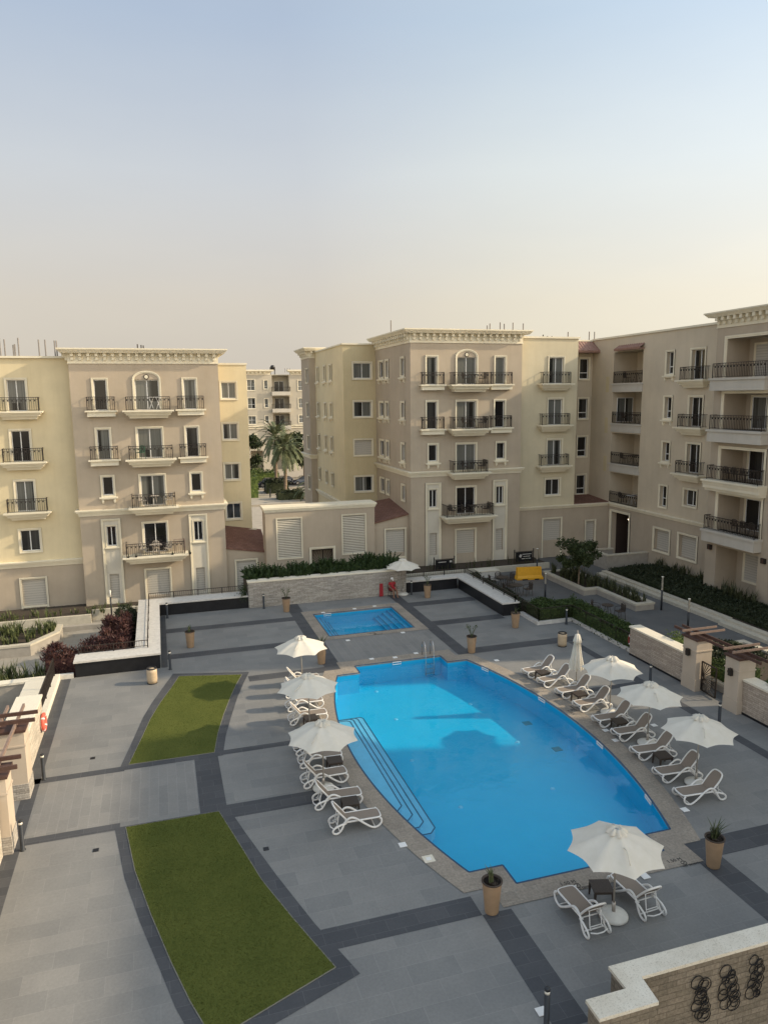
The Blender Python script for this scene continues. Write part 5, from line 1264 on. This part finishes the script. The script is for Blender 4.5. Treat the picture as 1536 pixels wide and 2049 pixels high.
# closed parasol
t = thing('closed_parasol', 'closed cream parasol furled on its pole in the right row', 'parasol', (17.2, 27.3, 0))
MB().lathe([(.0, .0), (.33, .0), (.36, .03), (.36, .075), (.33, .10), (.12, .15), (.0, .17)], (17.2, 27.3, .004), 28).build('base', M['concrete'], t, True)
MB().lathe([(.024, .15), (.024, 2.7)], (17.2, 27.3, 0), 10).build('pole', M['polem'], t, True)
b = MB(); k = 64; vs = []
prof = [(.03, 2.62), (.10, 2.58), (.15, 2.38), (.17, 2.24), (.125, 2.22), (.15, 1.9), (.20, 1.5), (.27, 1.12), (.26, 1.0)]
for r, (rad, z) in enumerate(prof):
    for c in range(k):
        a = 2*pi*c/k; amp = .28*min(1, r/5); q = rad*(1+amp*cos(8*a)+.08*sin(3*a+z)); vs.append((17.2+q*cos(a), 27.3+q*sin(a), z+.04*cos(8*a+1)*(r > 6)))
b.add(vs, [(r*k+c, r*k+(c+1) % k, (r+1)*k+(c+1) % k, (r+1)*k+c) for r in range(len(prof)-1) for c in range(k)]); b.build('canopy', M['canvas'], t, True)
MB().lathe([(.01, 2.6), (.03, 2.66), (.02, 2.7), (.005, 2.78)], (17.2, 27.3, 0), 10).build('finial', M['polem'], t, True)
# ---- pots
def make_pot(kind):
    t = thing('potted_plant', 'x', 'potted plant', (0, 0, 0), 'tall brown plant pots on the deck')
    b = MB().lathe([(.0, .0), (.155, .0), (.165, .03), (.225, .76), (.235, .80)], n=28); b.build('pot', M['pot'], t, True)
    MB().lathe([(.232, .80), (.25, .81), (.25, .84), (.215, .84), (.205, .78)], n=28).build('rim', M['pot_rim'], t, True)
    b = MB()
    for _ in range(60):
        x, y = random.gauss(0, .08), random.gauss(0, .08)
        if hypot(x, y) > .18: continue
        s_ = rnd(.012, .03); b.lathe([(.0, 0), (s_, s_*.5), (.0, s_)], (x, y, .785), 6)
    b.lathe([(.0, .775), (.205, .775), (.205, .78), (.0, .785)], n=20); b.build('soil', M['soil'], t)
    b = MB()
    if kind == 0: blades(b, 0, 0, .78, 22, .5, .75, .022); blades(b, .05, .04, .78, 8, .42, .9, .02)
    elif kind == 1: blades(b, 0, 0, .78, 9, .34, .6, .02); blades(b, .06, 0, .78, 5, .45, .5, .016)
    else:
        for i in range(12):
            a = rnd(0, 2*pi); p = (0, 0, .78); q = (cos(a)*.1, sin(a)*.1, 1.0+rnd(0, .15)); r = (cos(a)*.2*rnd(.4, 1.5), sin(a)*.22, 1.15+rnd(0, .2)); b.tube([p, q, r], [.012, .008, .004], 4)
            leafcloud(b, 7, lambda: (r[0]+random.gauss(0, .04), r[1]+random.gauss(0, .04), r[2]+random.gauss(0, .04)), .08, .6, .35)
    b.build('leaves', M['dry'], t); return t
K = [make_pot(0), make_pot(1), make_pot(2)]; used = [False]*3
pl = [(7.48, 15.45, 1, 'brown pot with a sparse spiky plant at the near left pool corner'), (14.11, 15.22, 0, 'brown pot with a dense spiky plant right of the nearest parasol'), (1.1, 38.9, 1, 'brown pot standing alone on the deck between the small lawn and the left planter wall'), (7.05, 43.74, 2, 'brown pot with a bare twiggy plant in front of the long stone planter wall'),
      (7.17, 34.25, 0, 'brown pot with spiky leaves behind the farthest left parasol'), (16.34, 43.85, 2, 'brown pot right of the seated person near the black clad wall'), (14.81, 33.3, 2, 'brown pot with a wispy shrub right of the pool ladder'), (18.83, 36.3, 1, 'brown pot at the near end of the right black clad wall')]
for x, y, k, lab in pl:
    o = K[k] if not used[k] else dup(K[k]); used[k] = True; o.scale = (1.08, 1.08, 1.05)
    o.location = (x, y, .004); o.rotation_euler = (0, 0, rnd(0, 6)); o['label'] = lab
# ---- bins
for x, y, lab in ((-.82, 34.3, 'round tan litter bin with a black ring top beside the small lawn'), (19.68, 32.67, 'round tan litter bin with a black ring top near the hedge curb')):
    t = thing('litter_bin', lab, 'bin', (x, y, 0))
    MB().lathe([(.215, .03), (.235, .2), (.235, .55), (.225, .70)], (x, y, .004), 28).build('body', M['binbody'], t, True)
    MB().lathe([(.20, .0), (.225, .0), (.225, .035), (.2, .035)], (x, y, .004), 28).build('foot', M['black'], t, True)
    b = MB().tube([(x+.2*cos(a), y+.2*sin(a), .72) for a in [i*pi/14 for i in range(28)]], .035, 8, True); b.build('ring', M['black'], t, True)
    MB().lathe([(.0, .62), (.17, .62), (.17, .63), (.0, .63)], (x, y, 0), 20).build('opening', M['black'], t)
# ---- bollards
t0 = thing('bollard_light', 'x', 'bollard', (0, 0, 0), 'dark bollard lights on the deck')
MB().lathe([(.085, 0), (.085, .02), (.06, .025), (.06, .82)], n=18).build('post', M['bollard'], t0, True)
MB().lathe([(.057, .82), (.057, .89)], n=18).build('lens', M['lamp_white'], t0, True)
MB().lathe([(.062, .89), (.062, .94), (.055, .95), (.0, .95)], n=18).build('cap', M['bollard'], t0, True)
bl = [(5.82, 44.86, 'bollard light in front of the left end of the long stone planter wall'), (.02, 44.77, 'bollard light in the far left corner by the black clad wall'), (.01, 35.83, 'bollard light beside the small lawn near the round bin'), (-4.4, 26.3, 'bollard light near the farther left gate pier'), (-4.42, 22.05, 'bollard light near the nearer left gate pier'),
      (20.71, 26.81, 'bollard light behind the right parasols opposite the travertine wall'), (20.62, 22.4, 'bollard light right of the nearest right parasol'), (21.86, 35.9, 'bollard light at the corner of the hedge fence'), (7.04, 11.9, 'bollard light at the bottom edge beside the sandstone wall'), (15.6, 44.9, 'bollard light against the right black clad wall behind the pot')]
for i, (x, y, lab) in enumerate(bl):
    o = t0 if i == 0 else dup(t0)
    o.location = (x, y, .005); o['label'] = lab
# ---- life rings
def ring(x, y, z, nx, lab, mat):
    t = thing('life_ring', lab, 'life ring', (x, y, z))
    MB().tube([(x, y+.3*cos(a), z+.3*sin(a)) for a in [i*pi/18 for i in range(36)]], .07, 10, True).build('ring', mat, t, True)
    b = MB()
    for a in (pi/4, 3*pi/4, 5*pi/4, 7*pi/4): b.tube([(x, y+.3*cos(a+d), z+.3*sin(a+d)) for d in (-.1, 0, .1)], .075, 10)
    b.build('band', M['white'], t, True)
ring(-4.82, 29.85, .62, 1, 'orange red life ring hanging on the left cream stone wall', M['ring_red'])
ring(22.5, 30.62, .62, 1, 'dark red life ring in shade between the hedge and the travertine wall', simple('dark_red_ring', (.30, .05, .04), .6, .1))
# ---- cafe tables and chairs on the path, balcony furniture
def chair(name, lab, x, y, z, rz, mat, s=1.0, grp=None):
    t = thing(name, lab, 'chair', (0, 0, 0), grp); 
    b = MB().box(-.22, .22, -.22, .22, .42, .45); b.build('seat', mat, t)
    b = MB()
    for i in range(5): b.box(-.2+.09*i, -.16+.09*i, .2, .225, .45, .84)
    b.tube([(-.22, .21, .45), (-.21, .25, .8), (-.1, .26, .88), (.1, .26, .88), (.21, .25, .8), (.22, .21, .45)], .018, 6); b.build('backrest', mat, t)
    for sx in (-1, 1):
        for sy in (-1, 1): MB().tube([(sx*.2, sy*.2, .43), (sx*.23, sy*.24, 0)], .016, 5).build('leg', mat, t)
        MB().tube([(sx*.22, .22, .66), (sx*.24, 0, .67), (sx*.24, -.18, .64), (sx*.22, -.2, .44)], .016, 5).build('armrest', mat, t)
    t.location = (x, y, z); t.rotation_euler = (0, 0, rz); t.scale = (s, s, s); return t
def table(name, lab, x, y, z, r, mat, grp=None, h=.73):
    t = thing(name, lab, 'table', (0, 0, 0), grp)
    MB().lathe([(.0, h-.03), (r, h-.03), (r, h), (.0, h)], n=24).build('tabletop', mat, t)
    for i in range(4): a = pi/4+i*pi/2; MB().tube([(cos(a)*.1, sin(a)*.1, h-.03), (cos(a)*r*.55, sin(a)*r*.55, .3), (cos(a)*r*.8, sin(a)*r*.8, 0)], .016, 5).build('leg', mat, t)
    t.location = (x, y, z); return t
dk = M['rattan']
table('cafe_table', 'dark round cafe table nearer the white box on the right path', 22.1, 44.6, 0, .45, dk); table('cafe_table', 'dark round cafe table nearer the green hedge on the right path', 22.0, 42.4, 0, .45, dk)
for x, y, r, lab in ((21.5, 44.9, 1.4, 'dark cafe chair left of the farther cafe table'), (22.8, 44.9, -1.3, 'dark cafe chair right of the farther cafe table'), (22.2, 45.3, 0, 'dark cafe chair behind the farther cafe table'), (22.75, 42.2, -1.5, 'dark green cafe chair right of the nearer cafe table'), (21.4, 42.5, 1.5, 'dark cafe chair left of the nearer cafe table'), (22.0, 43.1, 0, 'dark cafe chair behind the nearer cafe table')):
    chair('cafe_chair', lab, x, y, 0, r, dk)
table('cafe_table', 'small dark table just above the hedge top on the right path', 24.9, 36.4, 0, .35, dk)
chair('cafe_chair', 'dark chair left of the small table above the hedge', 24.5, 37.0, 0, .8, dk); chair('cafe_chair', 'dark chair right of the small table above the hedge', 25.4, 35.9, 0, -1.6, dk)
# left tower balconies
fl = [12.33, 9.1, 5.86, 2.58]
t = thing('drying_rack', 'white folding drying rack on the top balcony of the left tower', 'rack', (.0, 51.6, fl[0]))
b = MB()
for x in (-.35, .1):
    b.bar((x, 51.55, fl[0]+.02), (x+.3, 51.62, fl[0]+.85), .035).bar((x+.3, 51.55, fl[0]+.02), (x, 51.62, fl[0]+.85), .035)
b.bar((-.35, 51.58, fl[0]+.85), (.4, 51.58, fl[0]+.85), .035); b.build('frame', M['white'], t)
chair('balcony_chair', 'green plastic chair on the second balcony of the left tower', -1.1, 51.75, fl[1], -.6, M['darkgreen'])
pale = simple('pale_garden_furniture', (.42, .38, .33), .6, .1, world=False)
chair('balcony_chair', 'pale chair at the left on the third balcony of the left tower', -1.1, 51.75, fl[2], 1.2, pale); table('balcony_table', 'pale round table on the third balcony of the left tower', -.35, 51.75, fl[2], .3, pale); chair('balcony_chair', 'pale chair at the right on the third balcony of the left tower', .5, 51.75, fl[2], -1.2, pale)
table('balcony_table', 'round wicker topped table on the lowest balcony of the left tower', -.45, 51.6, fl[3]-.05, .42, pale)
for x, y, r, l in ((-1.2, 51.7, 1.3, 'left of'), (.3, 51.7, -1.3, 'right of'), (-.45, 51.95, 0, 'behind')): chair('balcony_chair', 'pale wicker chair %s the table on the lowest balcony of the left tower' % l, x, y, fl[3]-.05, r, pale)
t = thing('clothes_horse', 'brown wooden frame leaning at the right end of the lowest left tower balcony', 'frame', (1.1, 51.6, fl[3]))
b = MB()
for a, c in (((.75, 0), (.75, .95)), ((1.45, 0), (1.45, .95)), ((.75, .95), (1.45, .95)), ((.75, .08), (1.45, .08)), ((.75, .75), (1.45, .75))): b.bar((a[0], 51.55, fl[3]+a[1]), (c[0], 51.55+.02*(c[1] > .5), fl[3]+c[1]), .035)
b.build('frame', M['wood_light'], t)
for x, l in ((-2.25, 'left end'), (-1.75, 'left front'), (.6, 'middle'), (1.75, 'right end')):
    t = thing('flower_pot', 'small dark pot at the %s of the lowest left tower balcony ledge' % l, 'pot', (x, 51.05, fl[3]-.05)); MB().lathe([(.0, 0), (.06, 0), (.09, .14), (.0, .14)], (x, 51.05, fl[3]-.05), 10).build('pot', M['black'], t); b = MB(); blades(b, x, 51.05, fl[3]+.08, 6, .18, .6, .015); b.build('leaves', M['fern'], t)
# centre tower balconies
fc = [13.85, 10.62, 7.38, 4.1]
for z, nm_ in zip(fc, ('top', 'second', 'third', 'lowest')):
    wd = 1.1 if nm_ != 'lowest' else 1.5
    table('balcony_table', 'dark table on the %s balcony of the centre tower' % nm_, 22.2+.35, 50.72, z, .33, dk)
    chair('balcony_chair', 'dark metal chair left of the table on the %s balcony of the centre tower' % nm_, 22.2-.25, 50.75, z, 1.4, dk); chair('balcony_chair', 'dark metal chair right of the table on the %s balcony of the centre tower' % nm_, 22.2+wd, 50.75, z, -1.4, dk)
chair('balcony_chair', 'dark rounded chair at the left end of the lowest balcony of the centre tower', 20.9, 50.7, fc[3], .6, dk)
# right building balconies
for z, nm_, y in ((7.55, 'third', 37.6), (4.3, 'lowest', 36.6)):
    for i, dy in enumerate((-.9, -.2, .5)): chair('balcony_chair', 'dark chair on the %s deep balcony of the right corner tower, %s' % (nm_, ('nearest', 'middle', 'farthest')[i]), 34.6, y+dy, z, 1.57, dk)
    table('balcony_table', 'dark table on the %s deep balcony of the right corner tower' % nm_, 34.9, y-1.5, z, .35, dk)
for z, nm_ in ((13.88, 'top'), (10.72, 'second'), (7.5, 'third'), (4.3, 'lowest')):
    table('balcony_table', '%s on the %s loggia at the inner corner of the right building' % ('white table' if nm_ == 'lowest' else 'dark table', nm_), 36.0, 49.9, z, .42, M['white'] if nm_ == 'lowest' else dk); chair('balcony_chair', 'dark chair on the %s loggia at the inner corner of the right building' % nm_, 35.9, 51.0, z, 1.5, dk)

# ---- person seated beside the far parasol, with a red board
def skin_body(name, joints, edges, radii, mat, parent, sub=2):
    me = bpy.data.meshes.new(name); me.from_pydata(joints, edges, []); me.update()
    o = bpy.data.objects.new(name, me); C.objects.link(o)
    mo = o.modifiers.new('skin', 'SKIN'); mo.use_smooth_shade = True
    for i, r in enumerate(radii): me.skin_vertices[0].data[i].radius = (r, r)
    me.skin_vertices[0].data[0].use_root = True
    sb = o.modifiers.new('sub', 'SUBSURF'); sb.levels = sub; sb.render_levels = sub
    bpy.context.view_layer.update(); ev = o.evaluated_get(bpy.context.evaluated_depsgraph_get())
    m2 = bpy.data.meshes.new_from_object(ev); m2.name = name; bpy.data.objects.remove(o)
    m2.materials.clear(); m2.materials.append(mat); m2.polygons.foreach_set('use_smooth', [True]*len(m2.polygons))
    o = bpy.data.objects.new(name, m2); C.objects.link(o); o.parent = parent; return o
PX, PY = 14.25, 44.75
ch = chair('lifeguard_chair', 'dark slatted chair holding the seated person by the stone planter wall', PX, PY, .004, .15, dk)
pr_ = thing('person', 'person in red top, red shorts and dark vest seated by the stone wall', 'person', (0, 0, 0))
J = [(0, .06, .52), (0, .10, .72), (0, .12, .92), (0, .12, 1.03), (0, .10, 1.08), (-.09, .04, .53), (-.12, -.36, .54), (-.12, -.38, .10), (-.12, -.50, .05), (.09, .04, .53), (.13, -.34, .55), (.14, -.42, .10), (.14, -.54, .05),
     (-.17, .12, .96), (-.24, .06, .72), (-.16, -.16, .62), (-.12, -.24, .60), (.17, .12, .96), (.25, .06, .72), (.17, -.16, .62), (.12, -.24, .60)]
Ed = [(0, 1), (1, 2), (2, 3), (3, 4), (0, 5), (5, 6), (6, 7), (7, 8), (0, 9), (9, 10), (10, 11), (11, 12), (2, 13), (13, 14), (14, 15), (15, 16), (2, 17), (17, 18), (18, 19), (19, 20)]
Rr = [.13, .12, .12, .06, .055, .085, .06, .042, .035, .085, .06, .042, .035, .055, .042, .032, .028, .055, .042, .032, .028]
skin_body('body', J, Ed, Rr, M['skin'], pr_)
b = MB()
b.lathe([(.0, -.11), (.05, -.10), (.075, -.04), (.08, .02), (.07, .08), (.04, .115), (.0, .12)], (0, .08, 1.18), 16, 1, 1.15); b.build('head', M['skin'], pr_, True)
b = MB().lathe([(.0, .125), (.05, .12), (.08, .08), (.088, .02), (.086, .0), (.0, .0)], (0, .085, 1.18), 16, 1, 1.15); b.box(-.055, .055, -.07, .0, 1.185, 1.2); b.build('cap', M['white'], pr_, True)
b = MB().add([(-.05, -.012, 1.16), (.05, -.012, 1.16), (.04, -.02, 1.1), (-.04, -.02, 1.1)], [(0, 1, 2, 3)]); b.build('face_mask', M['white'], pr_)
skin_body('shirt', [(0, .07, .56), (0, .1, .74), (0, .115, .94), (-.18, .115, .95), (-.23, .08, .80), (.18, .115, .95), (.235, .08, .80)], [(0, 1), (1, 2), (2, 3), (3, 4), (2, 5), (5, 6)], [.15, .14, .135, .07, .062, .07, .062], M['red'], pr_)
skin_body('shorts', [(0, .05, .53), (-.09, .03, .54), (-.12, -.22, .55), (.09, .03, .54), (.125, -.22, .56)], [(0, 1), (1, 2), (0, 3), (3, 4)], [.15, .105, .09, .105, .09], M['red'], pr_)
skin_body('vest', [(.08, .06, .62), (.11, .08, .8), (.12, .09, .96)], [(0, 1), (1, 2)], [.10, .10, .085], M['black'], pr_, 1)
for sx in (-1, 1):
    b = MB(); hx, hy, hz = sx*.115, -.25, .60; b.lathe([(.0, -.02), (.03, -.012), (.034, .0), (.0, .016)], (hx, hy, hz), 10, 1, 1.4)
    for k in range(4): fx = hx-.024+.016*k; ln = (.055, .065, .062, .05)[k]; b.tube([(fx, hy-.035, hz), (fx, hy-.035-ln*.6, hz-.004), (fx, hy-.035-ln, hz-.02)], [.0085, .008, .006], 6)
    b.tube([(hx-sx*.03, hy, hz), (hx-sx*.05, hy-.025, hz-.005), (hx-sx*.052, hy-.05, hz-.01)], [.01, .009, .007], 6); b.build('hand', M['skin'], pr_, True)
pr_.location = (PX, PY, .004); pr_.rotation_euler = (0, 0, .15)
tag(MB().add([(13.45, 45.12, .01), (13.7, 45.1, .01), (13.72, 45.2, .85), (13.5, 45.22, .85), (13.45, 45.15, .01), (13.7, 45.14, .01), (13.72, 45.24, .85), (13.5, 45.25, .85)], [(0, 1, 2, 3), (7, 6, 5, 4), (0, 4, 5, 1), (1, 5, 6, 2), (2, 6, 7, 3), (3, 7, 4, 0)]).build('rescue_board', M['red'], origin=(13.6, 45.15, 0)), 'red rescue board leaning on the stone wall left of the seated person', 'board')

# ================================================================== STREET BEHIND
random.seed(33)
def palm(lab, x, y, z, h, cr, n=46):
    t = thing('palm_tree', lab, 'palm tree', (x, y, z))
    b = MB(); pts = []; rr = []
    for i in range(24): f = i/23; pts.append((x+.15*sin(f*2), y, z+h*f)); rr.append((.26-.06*f)*(1+.08*(i % 2)))
    b.tube(pts, rr, 10); b.build('trunk', M['trunk'], t)
    b = MB(); top = Vector((x+.15*sin(2), y, z+h))
    for i in range(n):
        a = 2*pi*i*.618+rnd(-.2, .2); el = rnd(-.7, 1.4) ; L_ = cr*rnd(.85, 1.15); p = top.copy(); d = Vector((cos(a)*cos(el), sin(a)*cos(el), sin(el))); pts = [p.copy()]
        for k in range(9): p = p+d*L_/9; d = (d+Vector((0, 0, -.16-.02*k))).normalized(); pts.append(p.copy())
        b.tube(pts, [.03]*5+[.02]*5, 4)
        s_ = Vector((-sin(a), cos(a), 0))
        for k in range(2, 9):
            for q in range(4):
                c = pts[k].lerp(pts[min(k+1, 9)], q/4); dd = (pts[k]-pts[k-1]).normalized()
                for sg in (1, -1):
                    e = c+(s_*sg*.75+dd*.7+Vector((0, 0, -.12+rnd(-.2, .1)))).normalized()*rnd(.6, .95)*(1.2-.09*k); w = dd*.075; b.add([c-w, c+w, e], [(0, 1, 2)])
    b.build('crown', M['palmleaf'], t); return t
palm('taller front date palm standing between the two apartment buildings', 18.2, 110.4, -1.5, 7.2, 4.0, 66)
palm('second date palm just behind and left of the front palm', 18.6, 122.0, -1.5, 8.0, 4.0, 60)
palm('short young palm with low fronds behind the green shrubs across the street', 17.3, 138, -1.4, 2.0, 2.8, 26)
palm('low palm whose fronds arch in from the right beside the centre building', 21.3, 103, -1.5, 1.6, 3.6, 30)
tree('dense green tree at the left side of the street gap', 14.8, 133, -1.5, 8.5, 3.6, 6.5, 'tree_leaf', 1600, .5)
tree('leafy green tree at the right edge of the street gap', 24.5, 128, -1.5, 8.5, 3, 6, 'tree_leaf', 1200, .5)
hedge('hedge', 'bright green shrub at the left side of the street gap', None, [(10.6, 14.0, 108.5, 112.5)], 40, M['bright_leaf'], .3, -1.5, 3.9)
hedge('hedge', 'clipped light green hedge across the street behind the bright shrub', None, [(14.5, 20, 126.5, 129)], 30, M['bright_leaf'], .3, -1.5, 2.2)
hedge('hedge', 'dark low shrub mass between the palms and the street', None, [(15.6, 19.2, 112.5, 115.5)], 60, M['hedge_dark'], .3, -1.5, 2.0)
hedge('hedge', 'dry low shrubs round the foot of the front palm', None, [(16.2, 20.0, 104.5, 107)], 40, M['blade_dark'], .3, -1.5, 1.3)
tag(MB().box(5, 40, 117.5, 118.4, -1.5, -1.25).box(5, 40, 99.5, 100.2, -1.5, -1.2).build('street_kerb', M['street']), kind='structure')
def car(lab, x, y, rz):
    t = thing('parked_car', lab, 'car', (0, 0, 0), 'dark cars parked in the street')
    pf = [(-2.2, .35), (-2.25, .6), (-2.1, .85), (-1.4, .95), (-.75, 1.38), (.45, 1.42), (1.15, .98), (1.95, .86), (2.2, .65), (2.2, .35)]
    b = MB(); k = len(pf); rings = []
    for yy, sc, ins in ((-.88, .96, .04), (-.8, 1, 0), (.8, 1, 0), (.88, .96, .04)): rings.append([(px*sc, yy*(1 if pz < .9 else .82), pz) for px, pz in pf])
    for r in rings: b.v += r
    for i in range(3):
        for j in range(k): b.f.append((i*k+j, i*k+(j+1) % k, (i+1)*k+(j+1) % k, (i+1)*k+j))
    b.f += [tuple(range(k-1, -1, -1)), tuple(3*k+j for j in range(k))]; b.build('body', M['car'], t)
    g = MB()
    for sy in (-1, 1): g.add([(-1.25, sy*.885, .97), (-.72, sy*.745, 1.32), (.42, sy*.745, 1.35), (1.0, sy*.885, .99)], [(0, 1, 2, 3)])
    g.build('window', M['glass_dark'], t)
    for wx in (-1.35, 1.35):
        for sy in (-1, 1):
            w = MB().tube([(wx, sy*.72, .33), (wx, sy*.92, .33)], .33, 18).build('wheel', M['tyre'], t); MB().tube([(wx, sy*.921, .33), (wx, sy*.93, .33)], .2, 12).build('rim', M['steel'], w)
    for sy in (-.6, .6): MB().box(2.12, 2.215, sy-.16, sy+.16, .6, .74).build('headlight', M['lamp_white'], t)
    t.location = (x, y, -1.49); t.rotation_euler = (0, 0, rz); return t
car('dark parked car at the left, partly behind the palm trunks', 17.6, 122.5, .05); car('dark parked car in the middle beside the front palm trunk', 20.4, 124.5, pi+.3); car('dark parked car at the right edge of the street gap', 23.6, 123.5, pi+.1)
for x, y in ((15.6, 108.3), (14.0, 113.3)):
    tag(MB().lathe([(.1, 0), (.1, 1.3), (.0, 1.32)], (x, y, -1.49), 10).build('street_bollard', M['bollard'], origin=(x, y, -1.49)), 'dark bollard on the pavement left of the front palm', 'bollard', 'street bollards')
